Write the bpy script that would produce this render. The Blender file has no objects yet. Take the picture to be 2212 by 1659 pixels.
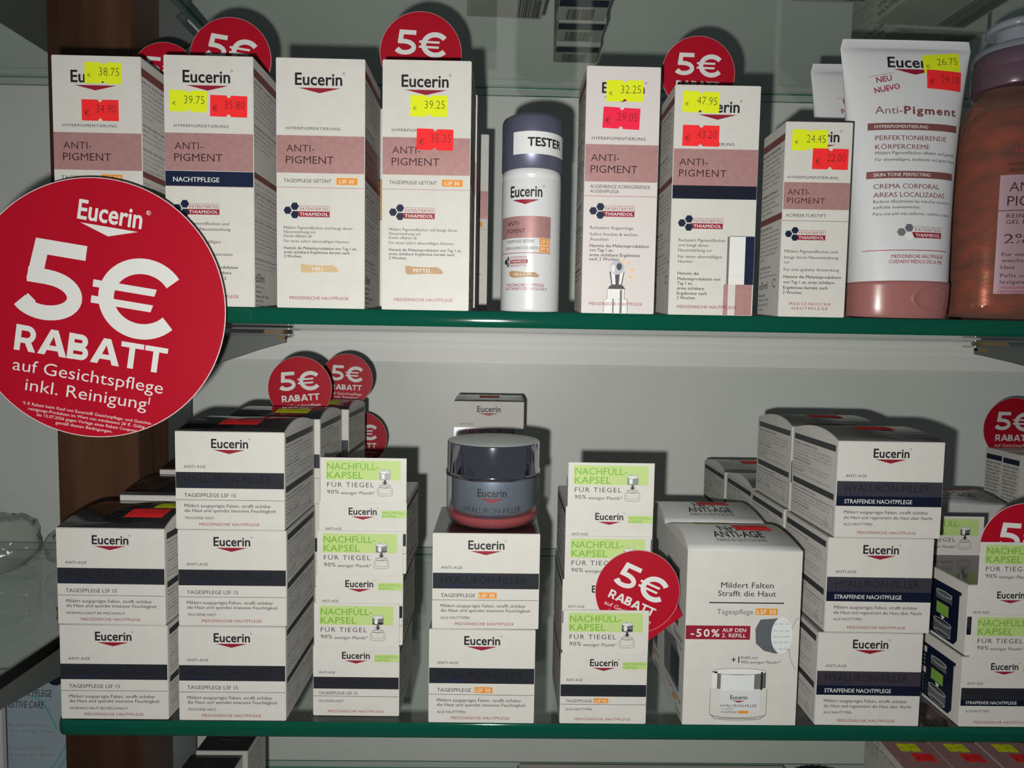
import bpy, bmesh, math, os, random
from mathutils import Vector, Matrix
random.seed(7)
S = bpy.context.scene
COL = S.collection

# ------------------------------------------------------------------ camera
F_PX, YAW, PITCH, ROLL = 1468.7, 0.016435, 0.065323, 0.01729
CAM = Vector((0.0, -0.42, -0.01711))
FW = Vector((math.sin(YAW)*math.cos(PITCH), math.cos(YAW)*math.cos(PITCH), -math.sin(PITCH)))
R0 = Vector((math.cos(YAW), -math.sin(YAW), 0)); U0 = R0.cross(FW)
UP = U0*math.cos(ROLL) - R0*math.sin(ROLL); RT = R0*math.cos(ROLL) + U0*math.sin(ROLL)
cd = bpy.data.cameras.new('camera'); cam = bpy.data.objects.new('camera', cd); COL.objects.link(cam)
cd.sensor_width = 36; cd.lens = 36*F_PX/2212; cd.clip_start = 0.01; cd.clip_end = 20
M = Matrix((RT, UP, -FW)).transposed().to_4x4(); M.translation = CAM
cam.matrix_world = M; S.camera = cam

# ------------------------------------------------------------------ world, light, exposure
w = bpy.data.worlds.new('room_light'); S.world = w; w.use_nodes = True
bg = w.node_tree.nodes['Background']; bg.inputs[0].default_value = (0.80, 0.90, 1.0, 1); bg.inputs[1].default_value = 0.065
ld = bpy.data.lights.new('phone_flash', 'POINT'); ld.energy = 10.1; ld.shadow_soft_size = 0.0035; ld.color = (1.0, 0.985, 0.93)
lo = bpy.data.objects.new('phone_flash', ld); COL.objects.link(lo)
lo.location = CAM + Vector((-0.017, 0, 0)) + Vector((0, 0, -0.017))
S.view_settings.view_transform = 'Standard'; S.view_settings.look = 'None'
S.view_settings.exposure = 0.0; S.view_settings.gamma = 1.0; S.view_settings.use_curve_mapping = False
S.cycles.use_denoising = True
S.cycles.max_bounces = 12; S.cycles.transparent_max_bounces = 24; S.cycles.caustics_reflective = False

def W(px, py, y):
    """the point of the plane y = const that a pixel of the photograph looks at"""
    d = FW*F_PX + RT*(px-1106) - UP*(py-829.5)
    return CAM + d*((y-CAM.y)/d.y)

# ------------------------------------------------------------------ materials
MATS = {}
def mat(name, rgb=None, rough=0.5, metal=0.0, spec=0.5, coat=0.0, trans=0.0, ior=1.45):
    if name in MATS: return MATS[name]
    m = bpy.data.materials.new(name); m.use_nodes = True
    b = m.node_tree.nodes['Principled BSDF']
    if not metal: rgb = tuple(c*.77 for c in rgb)
    b.inputs['Base Color'].default_value = (*rgb, 1); b.inputs['Roughness'].default_value = rough
    b.inputs['Metallic'].default_value = metal; b.inputs['Specular IOR Level'].default_value = spec
    b.inputs['Coat Weight'].default_value = coat; b.inputs['Coat Roughness'].default_value = 0.1
    b.inputs['Transmission Weight'].default_value = trans; b.inputs['IOR'].default_value = ior
    MATS[name] = m; return m
def noise_col(m, a, b, scale, stretch=(1, 1, 1), detail=4, bump=0.0, lo_=0.35, hi_=0.65):
    nt = m.node_tree; p = nt.nodes['Principled BSDF']
    tc = nt.nodes.new('ShaderNodeTexCoord'); mp = nt.nodes.new('ShaderNodeMapping'); mp.inputs['Scale'].default_value = stretch
    n = nt.nodes.new('ShaderNodeTexNoise'); n.inputs['Scale'].default_value = scale; n.inputs['Detail'].default_value = detail
    r = nt.nodes.new('ShaderNodeValToRGB'); r.color_ramp.elements[0].position = lo_; r.color_ramp.elements[1].position = hi_
    r.color_ramp.elements[0].color = (*a, 1); r.color_ramp.elements[1].color = (*b, 1)
    L = nt.links.new; L(tc.outputs['Object'], mp.inputs[0]); L(mp.outputs[0], n.inputs['Vector']); L(n.outputs['Fac'], r.inputs[0]); L(r.outputs[0], p.inputs['Base Color'])
    if bump:
        bp = nt.nodes.new('ShaderNodeBump'); bp.inputs['Strength'].default_value = bump; bp.inputs['Distance'].default_value = 0.0005
        L(n.outputs['Fac'], bp.inputs['Height']); L(bp.outputs[0], p.inputs['Normal'])
    return m
def clear_glass(name, tint, rough=0.02, f0=1.5, extra=0.0):
    """thin clear sheet: light goes straight through, tinted, plus a mirror sheen"""
    m = bpy.data.materials.new(name); m.use_nodes = True; nt = m.node_tree; nt.nodes.clear()
    o = nt.nodes.new('ShaderNodeOutputMaterial'); t = nt.nodes.new('ShaderNodeBsdfTransparent'); g = nt.nodes.new('ShaderNodeBsdfGlossy')
    mx = nt.nodes.new('ShaderNodeMixShader'); ge = nt.nodes.new('ShaderNodeNewGeometry'); dt = nt.nodes.new('ShaderNodeVectorMath'); dt.operation = 'DOT_PRODUCT'
    def mth(op, *a):
        q = nt.nodes.new('ShaderNodeMath'); q.operation = op
        for i, v in enumerate(a):
            if isinstance(v, (int, float)): q.inputs[i].default_value = v
            else: nt.links.new(v, q.inputs[i])
        return q.outputs[0]
    nt.links.new(ge.outputs['Normal'], dt.inputs[0]); nt.links.new(ge.outputs['Incoming'], dt.inputs[1])
    r0 = ((f0-1)/(f0+1))**2
    fac = mth('ADD', mth('MULTIPLY', mth('POWER', mth('SUBTRACT', 1.0, mth('ABSOLUTE', dt.outputs['Value'])), 5.0), 1-r0), r0)
    t.inputs[0].default_value = (*tint, 1); g.inputs['Roughness'].default_value = rough
    L = nt.links.new; L(fac, mx.inputs[0]); L(t.outputs[0], mx.inputs[1]); L(g.outputs[0], mx.inputs[2])
    out = mx.outputs[0]
    if extra:
        d = nt.nodes.new('ShaderNodeBsdfDiffuse'); d.inputs[0].default_value = (*tint, 1)
        m2 = nt.nodes.new('ShaderNodeMixShader'); m2.inputs[0].default_value = extra
        L(out, m2.inputs[1]); L(d.outputs[0], m2.inputs[2]); out = m2.outputs[0]
    L(out, o.inputs[0]); MATS[name] = m; return m

noise_col(mat('paper', (.66, .65, .61), .5, spec=.3), (.505, .495, .462), (.525, .515, .482), 90)
mat('paper_warm', (.70, .655, .64), .5, spec=.3)
mat('paper_shade', (.50, .47, .44), .55, spec=.3)
mat('ink', (.012, .012, .016), .5); mat('ink_grey', (.05, .05, .057), .5); mat('ink_soft', (.17, .165, .16), .55)
mat('maroon', (.30, .010, .03), .45); mat('maroon_print', (.33, .03, .06), .45); mat('dark_plum', (.045, .015, .02), .4)
noise_col(mat('rose', (.36, .20, .19), .42, metal=.25), (.36, .195, .19), (.40, .22, .215), 250)
mat('rose_dark', (.22, .075, .07), .45)
mat('navy', (.009, .017, .050), .35)
mat('navy_deep', (.005, .009, .028), .35); mat('foil_plum', (.17, .155, .20), .3, metal=.85)
mat('navy_foil', (.03, .035, .06), .22, metal=.6)
mat('foil', (.10, .105, .125), .27, metal=.85)
mat('foil_print', (.035, .038, .055), .16, metal=.6)
mat('foil_blue', (.02, .028, .11), .3, metal=.3)
mat('silver_foil', (.55, .58, .64), .3, metal=.9)
mat('black_top', (.07, .065, .07), .12, metal=.75)
mat('grey_top', (.60, .60, .60), .3, metal=.1); mat('smoke_top', (.17, .17, .17), .2, metal=.6)
mat('emboss', (.13, .13, .135), .3, metal=.5)
mat('orange', (.80, .30, .03), .5); mat('white_print', (.80, .80, .78), .5)
mat('green_field', (.50, .66, .24), .5); mat('green_print', (.17, .42, .02), .5); mat('green_leaf', (.22, .42, .07), .5)
mat('tan_light', (.62, .46, .24), .5); mat('tan_mid', (.48, .29, .15), .5); mat('gold', (.85, .55, .20), .4)
mat('yellow_label', (.78, .88, .015), .6, spec=.2); mat('red_label', (.98, .030, .035), .6, spec=.2); mat('pink_label', (.95, .022, .075), .6, spec=.2)
mat('stamp', (.10, .11, .02), .6); mat('stamp_red', (.20, .01, .01), .6)
mat('sign_red', (.43, .003, .018), .42, spec=.35); mat('sign_edge', (.75, .6, .6), .6); mat('white_sign', (.74, .74, .72), .5)
mat('glass_edge', (.0015, .075, .045), .065, spec=.8); mat('edge_line', (.08, .36, .27), .3)
clear_glass('shelf_glass', (.94, .965, .945), .015)
clear_glass('clear_plastic', (.88, .89, .90), .04, 1.45, .02)
clear_glass('cloudy_plastic', (.50, .54, .60), .2, 1.4, .38)
clear_glass('thin_film', (.90, .92, .90), .15, 1.3, .07)
clear_glass('red_glass', (.75, .12, .13), .03, 1.5, .35)
clear_glass('amber_plastic', (.80, .50, .40), .04, 1.45, .08)
mat('chrome', (.74, .71, .82), .06, metal=1.0); mat('lid_top', (.72, .75, .74), .35, metal=.2)
mat('jar_cup', (.30, .37, .46), .3, metal=.7)
mat('cap_violet', (.19, .20, .29), .33, metal=.7); mat('white_plastic', (.70, .71, .73), .28)
mat('rose_plastic', (.36, .145, .14), .28); mat('sticker_white', (.78, .79, .80), .45)
mat('wine_plastic', (.13, .06, .09), .25); mat('label_mauve', (.36, .245, .285), .35, metal=.25)
noise_col(mat('amber_liquid', (.75, .19, .05), .25), (.055, .014, .008), (.26, .065, .02), 70, (1, 1, 1.6), 3, .5, .3, .7)
mat('bracket_metal', (.13, .14, .135), .5, metal=.3); mat('clamp_metal', (.45, .46, .46), .3, metal=.9); mat('rubber', (.20, .15, .07), .6)
mat('black_rubber', (.012, .013, .013), .6); mat('steel', (.36, .38, .40), .35, metal=.8)
noise_col(mat('wood', (.08, .03, .015), .45), (.040, .017, .008), (.105, .048, .023), 30, (1, 1, .07), 6, .15)
noise_col(mat('wall_paint', (.70, .72, .69), .38, spec=.35), (.70, .73, .695), (.73, .76, .72), 14, detail=6, bump=.02)
mat('floor_tile', (.25, .24, .22), .5); mat('reflected_light_white', (1.2, 1.22, 1.17), .45)  # the white: reflected flash light put into the wall strip's colour
mat('pouch', (.40, .50, .56), .3); mat('teal', (.10, .45, .40), .4); mat('dark_slot', (.02, .02, .022), .6)

# ------------------------------------------------------------------ mesh building
class MB:
    def __init__(s): s.v = []; s.f = []; s.m = []; s.mats = []; s.sm = []
    def mi(s, name):
        if name not in s.mats: s.mats.append(name)
        return s.mats.index(name)
    def add(s, vs, fs, m, smooth=False):
        o = len(s.v); k = s.mi(m); s.v += [tuple(v) for v in vs]
        for f in fs: s.f.append([i+o for i in f]); s.m.append(k); s.sm.append(smooth)
    def addbm(s, bm, m, smooth=False):
        bm.verts.index_update(); s.add([v.co for v in bm.verts], [[v.index for v in f.verts] for f in bm.faces], m, smooth); bm.free()
    def mesh(s, name):
        me = bpy.data.meshes.new(name); me.from_pydata(s.v, [], s.f)
        for n in s.mats: me.materials.append(MATS[n])
        me.polygons.foreach_set('material_index', s.m); me.polygons.foreach_set('use_smooth', s.sm); me.update(); return me
    def build(s, name, parent=None):
        return link(name, s.mesh(name), parent)
def link(name, data, parent=None, loc=(0, 0, 0), rz=0):
    o = bpy.data.objects.new(name, data); COL.objects.link(o); o.parent = parent; o.location = loc; o.rotation_euler[2] = rz; return o
def tag(o, label, cat, group=None, kind=None):
    o['label'] = label; o['category'] = cat
    if group: o['group'] = group
    if kind: o['kind'] = kind
    return o
def struct(o): o['kind'] = 'structure'; return o
def box_bm(x0, x1, y0, y1, z0, z1, bev=0.0, seg=2):
    bm = bmesh.new(); bmesh.ops.create_cube(bm, size=1)
    for v in bm.verts: v.co = Vector(((x0+x1)/2+v.co.x*(x1-x0), (y0+y1)/2+v.co.y*(y1-y0), (z0+z1)/2+v.co.z*(z1-z0)))
    if bev: bmesh.ops.bevel(bm, geom=bm.edges[:], offset=bev, segments=seg, affect='EDGES')
    return bm
def lathe(mb, prof, m, cx=0, cy=0, n=64, cap0=True, cap1=True, sx=1, sy=1):
    vs = []; fs = []
    for r, z in prof:
        for i in range(n):
            a = 2*math.pi*i/n; vs.append((cx+r*math.cos(a)*sx, cy+r*math.sin(a)*sy, z))
    for k in range(len(prof)-1):
        for i in range(n):
            j = (i+1) % n; fs.append([k*n+i, k*n+j, (k+1)*n+j, (k+1)*n+i])
    mb.add(vs, fs, m, True)
    if cap0: mb.add([vs[i] for i in range(n)][::-1], [list(range(n))], m)
    if cap1: mb.add([vs[(len(prof)-1)*n+i] for i in range(n)], [list(range(n))], m)

# ------------------------------------------------------------------ print: lettering and flat marks laid on a face
GL = {}
def glyphs(s, bold=0.0, track=1.0, res=2, shear=0.0):
    k = (s, bold, track, res, shear)
    if k in GL: return GL[k]
    c = bpy.data.curves.new('t', 'FONT')
    c.body = s; c.size = 1; c.resolution_u = res; c.offset = bold; c.space_character = track; c.shear = shear
    o = bpy.data.objects.new('t', c); me = bpy.data.meshes.new_from_object(o)
    vs = [(v.co.x, v.co.y) for v in me.vertices]; fs = [list(p.vertices) for p in me.polygons]
    bpy.data.objects.remove(o); bpy.data.curves.remove(c); bpy.data.meshes.remove(me)
    GL[k] = (vs, fs, min(v[0] for v in vs), max(v[0] for v in vs)); return GL[k]
_h = glyphs('H', res=1); CAPH = max(v[1] for v in _h[0])

LAY = 3.0e-5
class Art:
    """draws on a face; units are the face's own drawing units, x right and y down from its upper left corner"""
    def __init__(s, mb, fmap, cell=None): s.mb = mb; s.map = fmap; s.cell = cell
    def pts(s, P, L): return [s.map(x, y, L*LAY) for x, y in P]
    def rect(s, x0, y0, x1, y1, m, L=1):
        if not s.cell: s.mb.add(s.pts([(x0, y0), (x0, y1), (x1, y1), (x1, y0)], L), [[0, 1, 2, 3]], m); return
        nx = max(1, int(abs(x1-x0)/s.cell)+1); ny = max(1, int(abs(y1-y0)/s.cell)+1)
        P = [(x0+(x1-x0)*i/nx, y0+(y1-y0)*j/ny) for j in range(ny+1) for i in range(nx+1)]
        s.mb.add(s.pts(P, L), [[j*(nx+1)+i, (j+1)*(nx+1)+i, (j+1)*(nx+1)+i+1, j*(nx+1)+i+1] for j in range(ny) for i in range(nx)], m, True)
    def poly(s, P, m, L=1):
        if s.cell:
            bm = bmesh.new(); bm.faces.new([bm.verts.new((x, y, 0)) for x, y in P]); bmesh.ops.triangulate(bm, faces=bm.faces[:])
            for _ in range(6):
                lg = [e for e in bm.edges if e.calc_length() > s.cell]
                if not lg: break
                bmesh.ops.subdivide_edges(bm, edges=lg, cuts=1); bmesh.ops.triangulate(bm, faces=bm.faces[:])
            bm.verts.index_update(); s.mb.add([s.map(v.co.x, v.co.y, L*LAY) for v in bm.verts], [[v.index for v in f.verts][::-1] for f in bm.faces], m, True); bm.free(); return
        s.mb.add(s.pts(P, L), [list(range(len(P)))[::-1]], m)
    def ell(s, cx, cy, rx, ry, m, L=1, n=28): s.poly([(cx+rx*math.cos(2*math.pi*i/n), cy+ry*math.sin(2*math.pi*i/n)) for i in range(n)], m, L)
    def line(s, P, wd, m, L=1):
        for (a, b), (c, d) in zip(P[:-1], P[1:]):
            dx, dy = c-a, d-b; q = math.hypot(dx, dy) or 1; nx, ny = -dy/q*wd/2, dx/q*wd/2
            s.poly([(a+nx, b+ny), (c+nx, d+ny), (c-nx, d-ny), (a-nx, b-ny)][::-1], m, L)
    def ring(s, cx, cy, rx, ry, wd, m, L=1, a0=0, a1=360, n=32):
        s.line([(cx+rx*math.cos(math.radians(a0+(a1-a0)*i/n)), cy+ry*math.sin(math.radians(a0+(a1-a0)*i/n))) for i in range(n+1)], wd, m, L)
    def text(s, t, x0, x1, y0, y1, m, bold=0.0, L=3, rot=0.0, fit=True, res=None, shear=0.0):
        """letters between x0 and x1, capitals from y0 down to the baseline y1"""
        ch = abs(y1-y0)
        if res is None: res = 3 if ch > 18 else 2
        bo = max(0.0, bold); bold = min(0.0, bold)
        vs, fs, a, b = glyphs(t, bold, 1.0, res, shear); k = ch/CAPH; nat = (b-a)*k
        tr = 1.0
        caps = t.upper() == t; ra = (x1-x0)/nat
        if fit and len(t) > 2 and ra > (1.12 if caps else 1.32):
            tr = round((ra/(1.08 if caps else 1.25)-1)*.9+1, 2)
            vs, fs, a, b = glyphs(t, bold, tr, res, shear); nat = (b-a)*k
        kx = k*((x1-x0)/nat) if fit else k
        if bo:
            D = [(bo*.8, 0), (-bo*.8, 0)] if bo < .0125 else [(bo*math.cos(math.pi/4*i), bo*math.sin(math.pi/4*i)) for i in range(8)]
            if bo >= .0125 and ch < 12: D = [(bo*.8, bo*.5), (-bo*.8, -bo*.5), (0, 0)]
            n = len(vs); V = []; Fc = []
            for q, (dx, dy) in enumerate(D): V += [(u+dx, v+dy) for u, v in vs]; Fc += [[i+q*n for i in f] for f in fs]
            jl = [q for q in range(len(D)) for _ in range(n)]; vs, fs = V, Fc
        else: jl = None
        P = [(x0+(u-a)*kx, y1-v*k) for u, v in vs]
        if rot:
            c, q = math.cos(rot), math.sin(rot); P = [(x0+(x-x0)*c-(y-y1)*q, y1+(x-x0)*q+(y-y1)*c) for x, y in P]
        s.mb.add([s.map(x, y, (L+(jl[i]*.22 if jl else 0))*LAY) for i, (x, y) in enumerate(P)], fs, m)
    def stroke(s, P, wd, m, L=3):
        """a mitred ribbon along the points"""
        n = len(P); Lf, Rt = [], []
        for i in range(n):
            a = Vector(P[max(i-1, 0)]); b = Vector(P[i]); c = Vector(P[min(i+1, n-1)])
            e1 = (b-a).normalized() if i else (c-b).normalized(); e2 = (c-b).normalized() if i < n-1 else e1
            nn = Vector((-(e1.y+e2.y), e1.x+e2.x)).normalized(); q = wd/2/max(.4, nn.dot(Vector((-e1.y, e1.x))))
            Lf.append((b.x+nn.x*q, b.y+nn.y*q)); Rt.append((b.x-nn.x*q, b.y-nn.y*q))
        s.mb.add(s.pts(Lf+Rt, L), [[i, i+1, n+i+1, n+i][::-1] for i in range(n-1)], m)
    def heavy(s, x0, y0, x1, y1, t, m, L=3):
        """geometric heavy 5, euro sign and capitals R A B T in the box x0..x1, y0..y1"""
        w, h = x1-x0, y1-y0
        q = lambda u, v: (x0+u*w, y0+v*h)
        def arc(cx, cy, rx, ry, a0, a1, n=26): return [q(cx+rx*math.cos(math.radians(a0+(a1-a0)*i/n)), cy+ry*math.sin(math.radians(a0+(a1-a0)*i/n))) for i in range(n+1)]
        if t == '5':
            wd = h*.19; s.poly([q(.15, 0), q(.93, 0), q(.93, .185), q(.35, .185), q(.315, .52), q(.08, .52)][::-1], m, L)
            s.stroke([q(.09, .46), q(.40, .46)]+arc(.40, .685, .44, .222, -88, 150), wd*.98, m, L+.4)
            s.poly([q(.0, .86), q(.13, .70), q(.26, .78), q(.22, .93)], m, L+.8)
        elif t == '€':
            wd = w*.185; s.stroke(arc(.60, .5, .43, .405, -38, -322, 40), wd, m, L)
            s.poly([q(.0, .355), q(.76, .355), q(.74, .445), q(.0, .445)][::-1], m, L+.4); s.poly([q(.0, .555), q(.74, .555), q(.72, .645), q(.0, .645)][::-1], m, L+.4)
        else:
            adv = {'R': .163, 'A': .185, 'B': .163, 'T': .158}; tot = sum(adv[c] for c in t); x = 0
            for c in t:
                wl = adv[c]/tot; g = lambda u, v: q(x+u*wl, v); sw = h*.225; su = sw/(wl*w)
                if c in 'RB':
                    s.poly([g(.03, 0), g(.03+su, 0), g(.03+su, 1), g(.03, 1)][::-1], m, L)
                    def bowl(yt, yb, xr, up=.4): 
                        ym = (yt+yb)/2; ry = (yb-yt)/2-.11; rx = ry*h/(wl*w)
                        s.stroke([g(.1, ym-ry), g(xr-rx-su/2, ym-ry)]+[g(xr-rx-su/2+rx*math.cos(math.radians(a)), ym+ry*math.sin(math.radians(a))) for a in range(-80, 90, 10)]+[g(xr-rx-su/2, ym+ry), g(.1, ym+ry)], sw*.92, m, L+up)
                    if c == 'R': bowl(0, .70, .86); s.poly([g(.40, .6), g(.66, .58), g(.90, 1), g(.62, 1)][::-1], m, L+.8)
                    else: bowl(0, .56, .82); bowl(.44, 1, .88, .9)
                elif c == 'A':
                    s.poly([g(-.02, 1), g(.37, 0), g(.63, 0), g(.63-.13, .26), g(.24, 1)], m, L); s.poly([g(1.02, 1), g(.63, 0), g(.40, 0), g(.50, .26), g(.76, 1)][::-1], m, L+.4); s.poly([g(.22, .62), g(.78, .62), g(.84, .81), g(.16, .81)][::-1], m, L+.8)
                else:
                    s.poly([g(.01, 0), g(.96, 0), g(.96, .2), g(.01, .2)][::-1], m, L); s.poly([g(.485-su/2, .1), g(.485+su/2, .1), g(.485+su/2, 1), g(.485-su/2, 1)][::-1], m, L+.4)
                x += wl
    def tl(s, t, x0, x1, yc, h, m='ink_grey', bold=0.004, **k): s.text(t, x0, x1, yc-h/2, yc+h/2, m, bold, **k)
    def logo(s, x0, x1, y0, y1, tx0, tx1, ty0, ty1, m='ink', tm='maroon', reg=True):
        s.text('Eucerin', x0, x1, y0, y1, m, 0.02)
        s.poly([(tx0, ty0), ((tx0+tx1)/2, ty1), (tx1, ty0)][::-1], tm, 3)
        if reg:
            r = (y1-y0)*.09; s.ring(x1+r*1.8, y0-r*.2, r, r, r*.35, m, 3, n=10)

def thiamidol(A, hx, hy, r, bx0, bx1, by0, by1, word='PATENTIERTES', hexm=('navy', 'navy', 'navy'), pts=None):
    C = pts or [(hx, hy), (hx+r*1.72, hy-r), (hx+r*1.72, hy+r)]
    for (x, y), hm in zip(C, hexm): A.poly([(x+r*math.cos(math.pi/3*i), y+r*1.0*math.sin(math.pi/3*i)) for i in range(6)], hm, 3)
    ym = by0+(by1-by0)*.48; h = ym-by0
    A.line([(bx0-2, by0), (bx1, by0), (bx1, by1)], .7, 'maroon', 3)
    A.poly([(bx0-5, ym), (bx0, by1), (bx1, by1), (bx1, ym)][::-1], 'maroon', 2)
    A.text(word, bx0+2, bx1-3, by0+h*.26, by0+h*.82, 'maroon_print', 0.0, L=3)
    A.text('THIAMIDOL', bx0+2, bx1-3, ym+h*.26, ym+h*.86, 'white_print', 0.02, L=4)

FINE = {
 'it': [('b', 'RIDUCE LE MACCHIE'), 'Il Thiamidol, agisce alla radice', 'dell\'iperpigmentazione, riduce le', 'macchie e ne previene la ricom-', 'parsa. La pelle appare uniforme', 'e luminosa con primi risultati', 'dopo 2 settimane. Efficacia', 'trattata.', '', ('b', 'PROTEZIONE SOLARE'), 'SPF30 + UVA, previene', 'efficacemente la formazione di', 'macchie indotte dal sole.', '', ('b', 'PROTEZIONE DALLA LUCE'), 'Il Licocalcone A neutralizza lo', 'stress ossidativo causato da raggi', 'UV e Visibile, riducendo', 'l\'ipopigmentazione e le nuove', 'macchie.'],
 'de': [('b', 'REDUZIERT PIGMENTFLECKEN'), 'Der Wirkstoff Thiamidol wirkt an', 'der Wurzel der Hyperpigmen-', 'tierung und beugt deren Neu-', 'entstehung effektiv vor. Die', 'Haut wirkt ebenmäßiger und', 'strahlender, erste sichtbare', 'Ergebnisse nach 2 Wochen.', '', ('b', 'REGENERATION ÜBER NACHT'), 'Dexpanthenol unterstützt die', 'Regeneration der Haut.', 'Zieht schnell ein und fettet', 'nicht, parfümfrei.'],
 'hy': [('b', 'MILDERT AUSGEPRÄGTE FALTEN'), 'Hyaluronsäure mildert selbst ausgeprägte Falten', 'sichtbar und strafft die Haut. Saponin regt die', 'hauteigene Produktion an, Enoxolone schützt vor', 'dem Abbau von Hyaluron.', ('b', 'SPENDET FEUCHTIGKEIT'), 'Die leichte Textur versorgt die Haut intensiv', 'mit Feuchtigkeit, sie fühlt sich glatt an.', ('b', 'FÜR DIE HAUT'), 'Klinische und dermatologische Studien beweisen', 'die sehr gute Hautverträglichkeit.', ('b', 'ANWENDUNG'), 'Täglich auf Gesicht, Hals und Dekolleté auftragen.']}
def fine(A, x0, x1, y0, lh, which, n=None, ink='ink_grey'):
    y = y0
    mx = max(len(t[1] if isinstance(t, tuple) else t) for t in FINE[which])
    for t in (FINE[which]*3)[:n or len(FINE[which])]:
        b = isinstance(t, tuple); s = t[1] if b else t
        if s: A.text(s, x0, x0+(x1-x0)*min(1, len(s)/mx*(1.12 if b else 1.0)), y, y+lh*.52, 'ink' if b else ink, .02 if b else 0, res=1)
        y += lh
    return y

# ------------------------------------------------------------------ cartons
def dome_z(y, d, rise): t = min(max(y/d, 0), 1); return rise*(1-(2*t-1)**2)
def faces(w, h, d, rw, rh, rise=0.0):
    """drawing maps for the faces of a carton; the front is rw x rh drawing units"""
    k = w/rw; kz = h/rh
    return {'front': lambda u, v, l: (-w/2+u*k, -l, h-v*kz),
            'right': lambda u, v, l: (w/2+l, u*k, h-v*kz),
            'left': lambda u, v, l: (-w/2-l, d-u*k, h-v*kz),
            'top': lambda u, v, l: (-w/2+u*k, d-v*k, h+l+dome_z(d-v*k, d, rise)),
            'bottom': lambda u, v, l: (-w/2+u*k, v*k, -l)}
def shell(mb, w, h, d, body='paper', top=None, rise=0.0):
    top = top or body
    bm = bmesh.new()
    if rise:
        n = 10; ring = [(0, 0)]+[(d*i/n, h+dome_z(d*i/n, d, rise)) for i in range(n+1)]+[(d, 0)]
        for sx in (-1, 1):
            for y, z in ring: bm.verts.new((sx*(w/2-max(0, z-h)*.35), y, z))
        bm.verts.ensure_lookup_table(); q = len(ring)
        f = bm.faces.new([bm.verts[i] for i in (0, 1, q-2, q-1)]); f = bm.faces.new([bm.verts[i] for i in range(1, q-1)])
        f = bm.faces.new([bm.verts[q+i] for i in (q-1, q-2, 1, 0)]); f = bm.faces.new([bm.verts[q+i] for i in range(q-2, 0, -1)])
        for i in range(q):
            j = (i+1) % q; bm.faces.new([bm.verts[j], bm.verts[i], bm.verts[q+i], bm.verts[q+j]])
        bmesh.ops.recalc_face_normals(bm, faces=bm.faces[:])
        e = [e for e in bm.edges if len(e.link_faces) == 2 and e.calc_face_angle(0) > .6]
        bmesh.ops.bevel(bm, geom=e, offset=.0003, segments=2, affect='EDGES')
    else:
        bm.free(); bm = box_bm(-w/2, w/2, 0, d, 0, h, .0004)
    bm.verts.index_update(); bm.normal_update()
    vs = [v.co[:] for v in bm.verts]; o = len(mb.v); mb.v += vs
    kb, kt = mb.mi(body), mb.mi(top)
    for f in bm.faces:
        up = f.normal.z > .8 and f.calc_center_median().z > h-.001
        mb.f.append([v.index+o for v in f.verts]); mb.m.append(kt if up else kb); mb.sm.append(bool(rise and up))
    bm.free()

DES = {}


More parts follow.
